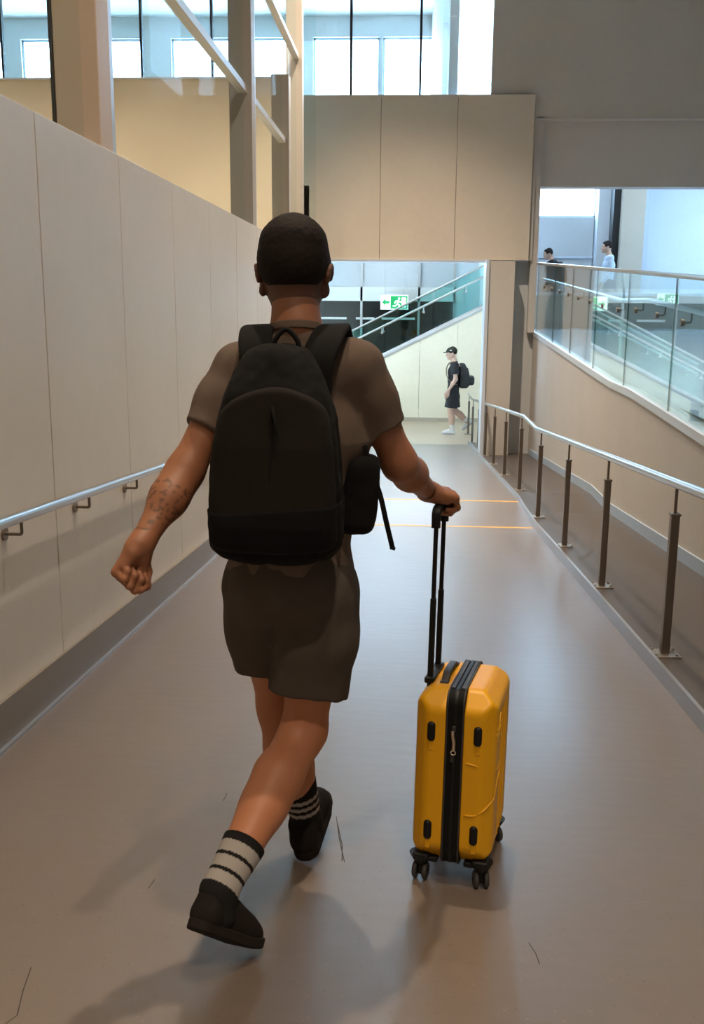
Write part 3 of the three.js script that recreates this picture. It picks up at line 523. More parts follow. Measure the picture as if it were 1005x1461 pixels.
// ------------------------------------------------------------------ people
const SKIN = [0.285, 0.113, 0.054];
function headParts(c, up, fwd, s, cell, opts = {}) {        // c: centre of the skull, s: scale (1 = head 0.235 m tall)
  const U = up.clone().normalize(), F = fwd.clone().addScaledVector(U, -fwd.dot(U)).normalize(), R = F.clone().cross(U);
  const P = (r, u, f) => c.clone().addScaledVector(R, r * s).addScaledVector(U, u * s).addScaledVector(F, f * s);
  const skull = [prim(P(0, 0.028, -0.022), P(0, 0.02, 0.022), 0.0785 * s, 0.073 * s, U, 1.16), prim(P(0, -0.045, 0.03), P(0, -0.07, 0.048), 0.056 * s, 0.042 * s, R, 1.06), prim(P(0, 0.0, 0.03), P(0, -0.03, 0.042), 0.06 * s, 0.054 * s)];
  const face = [prim(P(0, -0.005, 0.098), P(0, -0.034, 0.113), 0.008 * s, 0.013 * s), prim(P(-0.03, 0.012, 0.082), P(0.03, 0.012, 0.082), 0.013 * s), prim(P(-0.05, -0.03, 0.06), P(-0.034, -0.034, 0.075), 0.018 * s), prim(P(0.05, -0.03, 0.06), P(0.034, -0.034, 0.075), 0.018 * s), prim(P(0, -0.098, 0.076), P(0, -0.096, 0.07), 0.02 * s), prim(P(-0.018, -0.066, 0.092), P(0.018, -0.066, 0.092), 0.008 * s), prim(P(-0.016, -0.076, 0.09), P(0.016, -0.076, 0.09), 0.009 * s)];
  const ears = []; for (const e of [-1, 1]) { ears.push(prim(P(e * 0.077, -0.004, -0.010), P(e * 0.079, -0.046, 0.0), 0.019 * s, 0.013 * s, R, 0.5)); for (let k = 0; k < 7; k++) { const a0 = (-0.9 + k * 0.52), q = a => P(e * (0.088 + 0.004 * Math.sin(a)), -0.014 + 0.027 * Math.sin(a + 0.5), -0.012 - 0.018 * Math.cos(a + 0.5)); ears.push(prim(q(a0), q(a0 + 0.52), 0.0052 * s)); } ears.push(prim(P(e * 0.08, -0.048, 0.0), P(e * 0.08, -0.042, 0.002), 0.007 * s)); }
  const base = field(skull, 0.05 * s), f2 = field(face, 0.012 * s), f3 = field(ears, 0.008 * s);
  const eyes = [-0.031, 0.031].map(r => P(r, -0.005, 0.083)), er = 0.0125 * s;
  const neck = opts.neck ? field(opts.neck, 0.03) : () => 1e3;
  const sdf = (x, y, z) => { let d = smin(base(x, y, z), f2(x, y, z), 0.016 * s); for (const e of eyes) d = smax(d, (er * 1.15) - Math.hypot(x - e.x, y - e.y, z - e.z), 0.006 * s); d = smin(d, f3(x, y, z), 0.008 * s); return smin(d, neck(x, y, z), 0.035 * s); };
  const local = (x, y, z) => { const v = V(x, y, z).sub(c); return [v.dot(R) / s, v.dot(U) / s, v.dot(F) / s]; };
  const colour = (x, y, z) => { const [r, u, f] = local(x, y, z), lip = Math.abs(u + 0.071) < 0.009 && Math.abs(r) < 0.022 && f > 0.08 ? 0.5 : 0, brow = Math.abs(u - 0.018) < 0.005 && Math.abs(Math.abs(r) - 0.03) < 0.018 && f > 0.06 ? 0.75 : 0; const stub = opts.stubble && f < 0.03 && u > -0.13 && u < 0.02 ? 0.6 * sstep(-0.125, -0.07, u) : 0; const k = opts.skin || SKIN; return [k[0] * (1 - 0.1 * lip) * (1 - brow * 0.8) * (1 - stub), k[1] * (1 - 0.45 * lip) * (1 - brow * 0.8) * (1 - stub), k[2] * (1 - 0.4 * lip) * (1 - brow * 0.8) * (1 - stub)]; };
  const lo = [c.x - 0.125 * s, c.y - 0.19 * s, c.z - 0.15 * s], hi = [c.x + 0.125 * s, c.y + 0.14 * s, c.z + 0.15 * s];
  const geo = netMesh(sdf, lo, hi, cell, colour);
  const eyeGeo = rawJoin(eyes.map(e => new THREE.SphereGeometry(er, 12, 10).translate(e.x, e.y, e.z)));
  // hair: a layer over the skull that thins out towards the nape and temples
  const hl = opts.hairline ?? -0.045, thick = opts.hair ?? 0.012;
  const hair = (x, y, z) => { const [r, u, f] = local(x, y, z); const back = sstep(hl, hl + 0.055, u + 0.0) * (1 - sstep(0.03, 0.075, f - Math.max(0, u - 0.045) * 0.9)) * (1 - sstep(-0.046, -0.030, f) * (1 - sstep(0.0, 0.022, u))), n = 0.0009 * noise.noise(x * 90 / s, y * 90 / s, z * 90 / s); return Math.max(base(x, y, z) - (-0.006 + (thick + 0.006 + n + 0.006 * sstep(0.05, 0.1, u)) * back) * s, (hl - 0.01 - u) * s); };
  const hairGeo = opts.noHair ? null : netMesh(hair, [c.x - 0.12 * s, c.y - 0.09 * s, c.z - 0.14 * s], [c.x + 0.12 * s, c.y + 0.15 * s, c.z + 0.14 * s], cell);
  return { geo, eyeGeo, hairGeo, P, base, local };
}
// a hand: wrist w, Z towards the fingers, Y out of its back, thumb on side X (mirrored for the other hand)
function handPrims(w, Zd, Yd, mirror, curl, s, thumbCurl = 1) {
  const Z = Zd.clone().normalize(), Y = Yd.clone().addScaledVector(Z, -Yd.dot(Z)).normalize(), X = Y.clone().cross(Z).multiplyScalar(mirror ? -1 : 1);
  const P = (x, y, z) => w.clone().addScaledVector(X, x * s).addScaledVector(Y, y * s).addScaledVector(Z, z * s), L = [];
  L.push(prim(P(0, 0, 0.0), P(0, 0, 0.03), 0.0255 * s, 0.026 * s, Y, 0.85));
  L.push(prim(P(-0.016, 0, 0.02), P(-0.026, 0.0, 0.080), 0.021 * s, 0.0175 * s, Y, 0.9), prim(P(0.012, 0, 0.02), P(0.026, 0.0, 0.084), 0.023 * s, 0.0175 * s, Y, 0.9), prim(P(0, 0, 0.03), P(0, 0.001, 0.086), 0.022 * s, 0.0175 * s, Y, 0.9), prim(P(0.018, -0.014, 0.03), P(0.026, -0.018, 0.055), 0.017 * s, 0.013 * s), prim(P(-0.024, -0.012, 0.025), P(-0.027, -0.012, 0.06), 0.014 * s, 0.012 * s));
  [[0.031, 0.092, [0.043, 0.026, 0.02], 0.0102], [0.0105, 0.096, [0.047, 0.03, 0.021], 0.0105], [-0.0105, 0.093, [0.043, 0.028, 0.02], 0.010], [-0.030, 0.085, [0.034, 0.021, 0.018], 0.0092]].forEach(([x, z, len, r], i) => {
    let a = 0, p = P(x, 0.002, z), yy = 0.002, zz = z; const c = curl.map((q, j) => q * (1 + 0.05 * (i - 1.5) * (j ? 1 : 0.6)));
    len.forEach((l, j) => { a += c[j]; yy -= Math.sin(a) * l; zz += Math.cos(a) * l; const q = P(x * (1 - 0.04 * (j + 1)), yy, zz); L.push(prim(p, q, r * s * (1 - 0.08 * j), r * s * (1 - 0.08 * (j + 1)))); p = q; });
  });
  const t0 = P(0.022, -0.008, 0.025), t1 = P(0.045, -0.022, 0.055), t2 = P(lerp(0.056, 0.04, thumbCurl), lerp(-0.03, -0.046, thumbCurl), 0.084), t3 = P(lerp(0.06, 0.018, thumbCurl), lerp(-0.034, -0.056, thumbCurl), lerp(0.108, 0.094, thumbCurl));
  L.push(prim(t0, t1, 0.017 * s, 0.012 * s), prim(t1, t2, 0.012 * s, 0.0105 * s), prim(t2, t3, 0.0105 * s, 0.0085 * s));
  return L;
}
function shoe(heel, toe, up, s, cols) {                   // heel and toe: ends of the sole on its underside
  const Z = toe.clone().sub(heel), Lg = Z.length(); Z.normalize(); const Y = up.clone().addScaledVector(Z, -up.dot(Z)).normalize(), X = Y.clone().cross(Z), q = Lg / 0.29;
  const B = new THREE.Matrix4().makeBasis(X, Y, Z).setPosition(heel);
  const up1 = field([prim(V(0, 0.045, 0.045), V(0.002, 0.040, 0.238), 0.038, 0.041, V(0, 1, 0), 0.92), prim(V(0, 0.05, 0.05), V(0, 0.115, 0.052), 0.040, 0.042), prim(V(0, 0.10, 0.08), V(0, 0.055, 0.2), 0.034, 0.036)], 0.03);
  const upper = (x, y, z) => smax(smax(up1(x, y, z), 0.018 - y, 0.004), y - 0.106 - (z - 0.05) * 0.28, 0.006);
  const soleF = (x, y, z) => { const d = Math.min(primDist(soleA, x, 0, z), primDist(soleB, x, 0, z)), e = Math.max(d, Math.abs(y - 0.015 - 0.012 * sstep(0.2, 0.29, z)) - 0.0155 + 0.003); return smax(d, Math.abs(y - 0.0155 - 0.012 * sstep(0.2, 0.29, z)) - 0.0155, 0.008) + 0 * e; };
  const soleA = prim(V(0, 0, 0.042), V(0.003, 0, 0.20), 0.040, 0.049), soleB = prim(V(0.003, 0, 0.20), V(0, 0, 0.246), 0.049, 0.042);
  const out = [netMesh(upper, [-0.06, 0, -0.01], [0.06, 0.15, 0.30], s), netMesh(soleF, [-0.06, -0.01, -0.01], [0.06, 0.06, 0.31], s)];
  const laces = [];
  for (let k = 0; k < 5; k++) { const z = 0.10 + k * 0.021, y = 0.128 - k * 0.0125; laces.push(tube([V(-0.026, y - 0.012, z), V(-0.012, y, z + 0.002), V(0.012, y, z + 0.002), V(0.026, y - 0.012, z)], 0.0022, 6)); }
  for (const e of [-1, 1]) laces.push(tube(bendy([[0, 0.13, 0.095], [e * 0.025, 0.158, 0.096], [e * 0.046, 0.146, 0.106], [e * 0.028, 0.124, 0.112], [0, 0.126, 0.102]], 0.012, 4), 0.0026, 6));
  out.push(join(laces)); out.forEach(g => { g.scale(q, q, q); g.applyMatrix4(B); }); return out;
}
// J: joints in the figure's own axes (right +x, up +y, ahead -z), o: looks
function figure(root, J, o) {
  const j = {}; for (const k in J) j[k] = V(...J[k]);
  const s = o.scale ?? 1, cell = o.cell ?? 0.008, F = o.fwd ?? V(0, 0, -1), bulk = o.bulk ?? 1, R = V(1, 0, 0), A = [];
  const pel = mix(j.hipL, j.hipR, 0.5).add(V(0, 0.06, 0)), chest = mix(mix(j.shL, j.shR, 0.5), pel, 0.32), waist = mix(pel, chest, 0.5), shC = mix(j.shL, j.shR, 0.5);
  const side = j.shR.clone().sub(j.shL).normalize(), hipSide = j.hipR.clone().sub(j.hipL).normalize();
  const torso = g => [prim(pel, waist, (0.118 + g) * s * bulk, (0.112 + g) * s * bulk, side, 1.30), prim(waist, chest, (0.112 + g) * s * bulk, (0.124 + g) * s * bulk, side, 1.36), prim(chest, mix(chest, shC, 0.75), (0.122 + g) * s * bulk, (0.088 + g) * s * bulk, side, 1.45), prim(mix(j.shL, shC, 0.12), mix(j.shR, shC, 0.12), (0.062 + g) * s * bulk),
    prim(mix(j.neck, shC, 0.2), mix(j.shL, shC, 0.25), (0.038 + g) * s, (0.046 + g) * s), prim(mix(j.neck, shC, 0.2), mix(j.shR, shC, 0.25), (0.038 + g) * s, (0.046 + g) * s)];
  const hips = g => [prim(mix(pel, j.hipL, 0.7), mix(pel, j.hipR, 0.7), (0.105 + g) * s * bulk, (0.105 + g) * s * bulk)];
  const thigh = (h, k, g) => [prim(h, mix(h, k, 0.45), (0.092 + g) * s * bulk, (0.078 + g) * s * bulk), prim(mix(h, k, 0.45), k, (0.078 + g) * s * bulk, (0.056 + g) * s)];
  const arm = (a, b, c, g) => { const m = o.muscle ?? 1; return [prim(a, mix(a, b, 0.35), (0.062 * m + g) * s, (0.053 * m + g) * s), prim(mix(a, b, 0.35), b, (0.053 * m + g) * s, (0.042 * m + g) * s), prim(b, mix(b, c, 0.35), (0.0405 * m + g) * s, (0.0415 * m + g) * s), prim(mix(b, c, 0.35), c, (0.0415 * m + g) * s, (0.0275 + g) * s)]; };
  A.push(...torso(-0.012), ...hips(-0.012));
  for (const [h, k, a] of [[j.hipL, j.kneeL, j.ankL], [j.hipR, j.kneeR, j.ankR]]) {
    A.push(...thigh(h, k, 0)); const back = o.calfBack ? o.calfBack(k, a) : F.clone().negate(), mid = mix(k, a, 0.33).addScaledVector(back, 0.022 * s);
    A.push(prim(k, mix(k, a, 0.5), 0.053 * s, 0.05 * s), prim(mix(k, a, 0.12).addScaledVector(back, 0.01 * s), mid, 0.044 * s, 0.052 * s), prim(mid, mix(k, a, 0.7).addScaledVector(back, 0.006 * s), 0.052 * s, 0.038 * s), prim(mix(k, a, 0.5), a, 0.046 * s, 0.034 * s), prim(a, a.clone().addScaledVector(F, 0.03 * s), 0.036 * s, 0.036 * s));
  }
  A.push(...arm(j.shL, j.elL, j.wrL, 0), ...arm(j.shR, j.elR, j.wrR, 0));
  A.push(prim(j.neck, mix(j.neck, j.head, 0.75), 0.062 * s, 0.056 * s));
  const handL = handPrims(j.wrL, vec(o.handL[0]), vec(o.handL[1]), true, o.handL[2], s * (o.handScale ?? 1), o.handL[3]), handR = handPrims(j.wrR, vec(o.handR[0]), vec(o.handR[1]), false, o.handR[2], s * (o.handScale ?? 1), o.handR[3]);
  const skin = o.skin || SKIN, tint = o.tattoo ? (x, y, z) => { const t = o.tattoo(x, y, z, j) * (y < j.hipL.y ? 1.55 : 1); return [skin[0] * t, skin[1] * (t * 0.95 + 0.05), skin[2] * (t * 0.9 + 0.1)]; } : () => skin;  // legs lightened in the skin colour, standing in for light on the calves
  const bodyF = field(A, 0.045 * s), [lo, hi] = around(A, 0.02);
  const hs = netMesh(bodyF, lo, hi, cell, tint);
  const hc = o.handCell ?? 0.0032, handMesh = (L, el, wr) => { const [l, h] = around(L, 0.008), f = field(L, 0.007 * s), fore = prim(mix(el, wr, 0.72), mix(el, wr, 1.0), 0.0345 * s * (o.muscle ?? 1), 0.0272 * s); return netMesh((x, y, z) => smin(f(x, y, z), primDist(fore, x, y, z), 0.03 * s), l, h, hc, () => skin); };
  const head = headParts(j.head, o.headUp ? vec(o.headUp) : V(0, 1, 0), o.headFwd ? vec(o.headFwd) : F, s * (o.headScale ?? 1), o.headCell ?? 0.0035, { ...o, neck: [prim(j.neck, mix(j.neck, j.head, 0.6), 0.058 * s, 0.054 * s)] });
  part('body', rawJoin([hs, head.geo, handMesh(handL, j.elL, j.wrL), handMesh(handR, j.elR, j.wrR)]), o.skinMat, root);
  part('eyes', head.eyeGeo, o.eyeMat, root);
  if (head.hairGeo) part('hair', head.hairGeo, o.hairMat, root);
  // shirt
  const wr = (k, amp) => (x, y, z) => amp * (noise.noise(x * 15 * k + y * 5, y * 6 * k - x * 3, z * 15 * k) + 0.5 * noise.noise(x * 30 * k + 5 - y * 8, y * 9 * k, z * 30 * k));
  const sleeve = o.sleeve ?? 0.62, cutArm = (a, b) => { const p = mix(a, b, sleeve), n = b.clone().sub(a).normalize(); return (x, y, z) => (x - p.x) * n.x + (y - p.y) * n.y + (z - p.z) * n.z; };
  const T = field([...torso(0.008), ...hips(0.004)], 0.05 * s), hemY = pel.y + (o.hem ?? -0.06) * s, fold = wr(1, (o.fold ?? 0.006) * s), g0 = o.sleeveEase ?? 0.014;
  const armF = (a, b, c) => { const f = field(o.longSleeve ? arm(a, b, c, 0.012) : [prim(a, mix(a, b, 0.3), (0.068 * (o.muscle ?? 1) + g0 * 0.6) * s, (0.062 * (o.muscle ?? 1) + g0) * s), prim(mix(a, b, 0.3), b, (0.060 * (o.muscle ?? 1) + g0) * s, (0.058 * (o.muscle ?? 1) + g0) * s)], 0.03 * s), cut = o.longSleeve ? (() => { const n = c.clone().sub(b).normalize(), p = mix(b, c, 0.98); return (x, y, z) => (x - p.x) * n.x + (y - p.y) * n.y + (z - p.z) * n.z; })() : cutArm(a, b); return (x, y, z) => smax(f(x, y, z), cut(x, y, z), 0.008 * s); };
  const aL = armF(j.shL, j.elL, j.wrL), aR = armF(j.shR, j.elR, j.wrR), nk = j.neck.clone().addScaledVector(V(0, 1, 0), -0.014 * s), nN = mix(j.head, j.neck, 0).sub(j.neck).normalize();
  const shirtF = (x, y, z) => { let d = smin(T(x, y, z), smin(aL(x, y, z), aR(x, y, z), 0.01), 0.03 * s); d += fold(x, y, z); d = smax(d, hemY - y, 0.008 * s); return smax(d, (x - nk.x) * nN.x + (y - nk.y) * nN.y + (z - nk.z) * nN.z, 0.01 * s); };
  const up = [...torso(0.04), ...arm(j.shL, j.elL, o.longSleeve ? j.wrL : j.elL, 0.03), ...arm(j.shR, j.elR, o.longSleeve ? j.wrR : j.elR, 0.03)], [sl, sh] = around(up, 0.03);
  sl[1] = Math.max(sl[1], Math.min(hemY - 0.03, sl[1] > hemY ? sl[1] : hemY - 0.03)); if (!o.longSleeve) sl[1] = Math.min(hemY, mix(j.shL, j.elL, 0.8).y) - 0.05;
  part(o.shirtName ?? 't_shirt', netMesh(shirtF, sl, sh, cell * 0.9), o.shirtMat, root);
  part('collar', (() => { const N = 24, pts = [], s2 = side.clone(), f2 = nN.clone().cross(s2).normalize(); for (let k = 0; k <= N; k++) { const a = 2 * Math.PI * k / N; pts.push(nk.clone().addScaledVector(nN, 0.0).addScaledVector(s2, 0.066 * s * Math.cos(a)).addScaledVector(f2, 0.064 * s * Math.sin(a))); } return sweep(pts, flatProfile(0.02 * s, 0.008 * s), () => nN.clone()); })(), o.collarMat ?? o.shirtMat, root);
  // shorts or trousers
  const legF = (h, k, a) => { const e = o.legEase ?? 0.03; if (o.trousers) return field([prim(h, k, 0.10 * s, 0.074 * s), prim(k, a, 0.074 * s, 0.055 * s)], 0.03); const m = mix(h, k, (o.legLen ?? { L: 0.74, R: 0.74 })[h === j.hipL ? 'L' : 'R']), n = k.clone().sub(h).normalize().add(V(0, 0, o.hemTilt ?? 0)).normalize(), f = field([prim(h, mix(h, k, 0.3), (0.098 + e * 0.5) * s, (0.098 + e) * s), prim(mix(h, k, 0.3), k, (0.096 + e) * s, (0.097 + e) * s)], 0.03); return (x, y, z) => smax(f(x, y, z), (x - m.x) * n.x + (y - m.y) * n.y + (z - m.z) * n.z, 0.007 * s); };
  const lL = legF(j.hipL, j.kneeL, j.ankL), lR = legF(j.hipR, j.kneeR, j.ankR), hp = field([...hips(0.012), prim(pel, pel.clone().add(V(0, 0.08 * s, 0)), 0.122 * s * bulk, 0.115 * s * bulk, side, 1.3)], 0.05), topY = pel.y + 0.09 * s, fold2 = wr(0.9, (o.fold ?? 0.006) * s);
  const pantF = (x, y, z) => smax(smin(hp(x, y, z), smin(lL(x, y, z), lR(x, y, z), 0.004 * s), 0.02 * s) + fold2(x, y, z), y - topY, 0.01);
  const low = o.trousers ? Math.min(j.ankL.y, j.ankR.y) - 0.02 : Math.min(mix(j.hipL, j.kneeL, 0.85).y, mix(j.hipR, j.kneeR, 0.85).y) - 0.14, [pl, ph] = around([...hips(0.06), ...thigh(j.hipL, j.kneeL, 0.06), ...thigh(j.hipR, j.kneeR, 0.06), ...(o.trousers ? [prim(j.kneeL, j.ankL, 0.09), prim(j.kneeR, j.ankR, 0.09)] : [])], 0.03); pl[1] = low; ph[1] = topY + 0.04;
  part(o.trousers ? 'trousers' : 'shorts', netMesh(pantF, pl, ph, cell * 0.95), o.shortsMat, root);
  // socks and shoes
  for (const q of ['L', 'R']) {
    const k = j['knee' + q], a = j['ank' + q], h = j['heel' + q], t = j['toe' + q], n = k.clone().sub(a).normalize();
    if (!o.trousers) {
      const st = (o.sock ?? { L: 0.34, R: 0.34 })[q], f1 = field([prim(mix(a, k, st), a, 0.056 * s, 0.0435 * s), prim(a, mix(a, mix(h, t, 0.4), 0.5), 0.043 * s, 0.043 * s)], 0.02), top = mix(a, k, st), f = (x, y, z) => smax(f1(x, y, z), (x - top.x) * n.x + (y - top.y) * n.y + (z - top.z) * n.z, 0.004);
      const bands = o.sockBands?.[q] ?? [], colour = (x, y, z) => { const u = ((x - a.x) * n.x + (y - a.y) * n.y + (z - a.z) * n.z) / (k.distanceTo(a) * st); for (const [b0, b1] of bands) if (u > b0 && u < b1) return [0.34, 0.31, 0.285]; return o.sockColour ?? [0.014, 0.013, 0.013]; };
      const [l, hh] = around([prim(top, a, 0.05), prim(a, mix(h, t, 0.3), 0.05)], 0.02); part('sock', netMesh(f, l, hh, Math.min(cell, 0.004 / (s > 0.9 ? 1 : 1)) + (cell > 0.012 ? 0.005 : 0), colour), o.sockMat, root);
    }
    const [u, sol, lac] = shoe(h, t, mix(k, a, 0.4).sub(mix(h, t, 0.4)), cell > 0.012 ? 0.009 : 0.004);
    const m = part('shoe', u, o.shoeMat, root); part('sole', sol, o.soleMat, m); part('laces', lac, o.laceMat ?? o.shoeMat, m);
  }
  return { j, pel, waist, chest, shC, head, side, bodyF };
}
// ------------------------------------------------------------------ the man walking down the ramp
const FABRIC = { bumpMap: weave, bumpScale: 0.0006 };
const dull = c => phys(c, 0.9, { ...FABRIC, specularIntensity: 0.35 });
const vcol = (rough, more = {}) => { const m = std([1, 1, 1], rough, more); m.vertexColors = true; return m; };
const looks = () => ({ skinMat: vcol(0.55), eyeMat: std([0.5, 0.48, 0.45], 0.2), sockMat: (() => { const m = phys([1, 1, 1], 0.95, { specularIntensity: 0.25 }); m.vertexColors = true; return m; })(), hairMat: phys([0.011, 0.0065, 0.005], 0.8, { specularIntensity: 0.5 }) });
const ORIGIN = [-0.32, rampAt(2.45), -2.45];
{
  const t = thing('person', 'man in brown tee and dark shorts walking down the ramp, holding the suitcase handle', 'person', ORIGIN);
  const w = o => Object.fromEntries(Object.entries(o).map(([k, p]) => [k, [p[0] - ORIGIN[0], p[1] - ORIGIN[1], p[2] - ORIGIN[2]]]));
  const J = w({
    head: [-0.292, 1.502, -2.49], neck: [-0.284, 1.375, -2.455], shL: [-0.428, 1.258, -2.45], shR: [-0.128, 1.266, -2.45],
    elL: [-0.546, 1.018, -2.33], wrL: [-0.619, 0.872, -2.185], elR: [-0.022, 1.024, -2.50], wrR: [0.056, 0.912, -2.722],
    hipL: [-0.377, 0.69, -2.46], hipR: [-0.222, 0.69, -2.43], kneeL: [-0.357, 0.300, -2.62], ankL: [-0.281, -0.086, -2.665], kneeR: [-0.268, 0.290, -2.475], ankR: [-0.432, 0.047, -2.088],
    heelL: [-0.281, -0.1845, -2.60], toeL: [-0.250, -0.125, -2.875], heelR: [-0.482, 0.010, -1.992], toeR: [-0.350, -0.150, -2.135],
  });
  const L = looks();
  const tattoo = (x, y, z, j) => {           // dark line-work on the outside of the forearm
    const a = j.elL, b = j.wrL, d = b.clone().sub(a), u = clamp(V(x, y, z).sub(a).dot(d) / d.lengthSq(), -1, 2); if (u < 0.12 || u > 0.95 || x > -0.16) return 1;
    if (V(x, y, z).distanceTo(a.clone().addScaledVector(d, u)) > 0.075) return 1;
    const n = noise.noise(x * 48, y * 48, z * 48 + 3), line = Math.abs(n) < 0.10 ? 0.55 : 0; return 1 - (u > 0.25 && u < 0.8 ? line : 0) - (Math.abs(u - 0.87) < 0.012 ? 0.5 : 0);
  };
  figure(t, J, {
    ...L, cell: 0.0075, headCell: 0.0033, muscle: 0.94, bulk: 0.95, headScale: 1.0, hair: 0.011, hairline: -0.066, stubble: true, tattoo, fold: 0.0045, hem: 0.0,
    headUp: [0, 1, -0.06], handL: [[-0.45, -0.85, 0.20], [-0.75, 0.35, -0.55], [1.45, 1.7, 1.0], 1], handR: [[0.83, -0.22, -0.50], [0.2, 0.95, 0.1], [0.95, 1.3, 0.8], 0.9],
    sleeve: 0.60, sleeveEase: 0.005, legLen: { L: 0.62, R: 0.73 }, legEase: 0.012, hemTilt: 0.38,
    calfBack: (k, a) => V(-0.25, 0.1, 0.96).addScaledVector(a.clone().sub(k).normalize(), -V(-0.25, 0.1, 0.96).dot(a.clone().sub(k).normalize())).normalize(),
    handScale: 0.94, sock: { L: 0.36, R: 0.275 }, sockBands: { L: [[0.28, 0.36], [0.44, 0.52], [0.60, 0.68]], R: [[0.02, 0.24], [0.31, 0.53], [0.60, 0.82]] },
    shirtMat: dull([0.125, 0.090, 0.070]), shortsMat: dull([0.076, 0.061, 0.050]), shoeMat: dull([0.013, 0.0095, 0.0085]), soleMat: dull([0.014, 0.010, 0.008]), laceMat: std([0.012, 0.01, 0.01], 0.8),
  });
}
// ------------------------------------------------------------------ backpacks (own axes: x across, y up from the base, z away from the wearer's back)
const widthAt = piece([[-0.02, 0.140], [0.05, 0.153], [0.18, 0.153], [0.25, 0.147], [0.33, 0.138], [0.39, 0.122], [0.44, 0.102], [0.49, 0.07], [0.53, 0.03]]);
const depthAt = piece([[-0.02, 0.175], [0.1, 0.195], [0.28, 0.18], [0.4, 0.15], [0.5, 0.10], [0.6, 0.05]]);
const packBody = (x, y, z) => { const f = 0.003 * noise.noise(x * 16, y * 12, z * 16 + 2) + 0.002 * noise.noise(x * 40, y * 30, z * 40); let d = smax((Math.abs(x) - widthAt(y)) * 0.85, z - depthAt(y), 0.075); d = smax(d, -z - 0.002, 0.03); d = smax(d, 0.0 - y, 0.06); return smax(d, y - 0.505, 0.03) + f; };
const pocketBody = (x, y, z) => { const f = 0.003 * noise.noise(x * 14 + 3, y * 10, z * 14); const top = 0.412 - (x - 0.006) * (x - 0.006) * 3.4; let d = smax((Math.abs(x) - widthAt(y) + 0.008) * 0.85, z - depthAt(y) - 0.020 + 0.5 * Math.max(0, x * x), 0.05); d = smax(d, y - top, 0.014); d = smax(d, 0.035 - y, 0.04); return smax(d, 0.08 - z, 0.01) + f; };
function packShell(t, cell, mats) {
  part('main_bag', netMesh(packBody, [-0.18, -0.03, -0.02], [0.18, 0.53, 0.22], cell), mats.bag, t);
  return part('front_pocket', netMesh(pocketBody, [-0.17, 0.0, 0.06], [0.17, 0.44, 0.25], cell), mats.pocket, t);
}
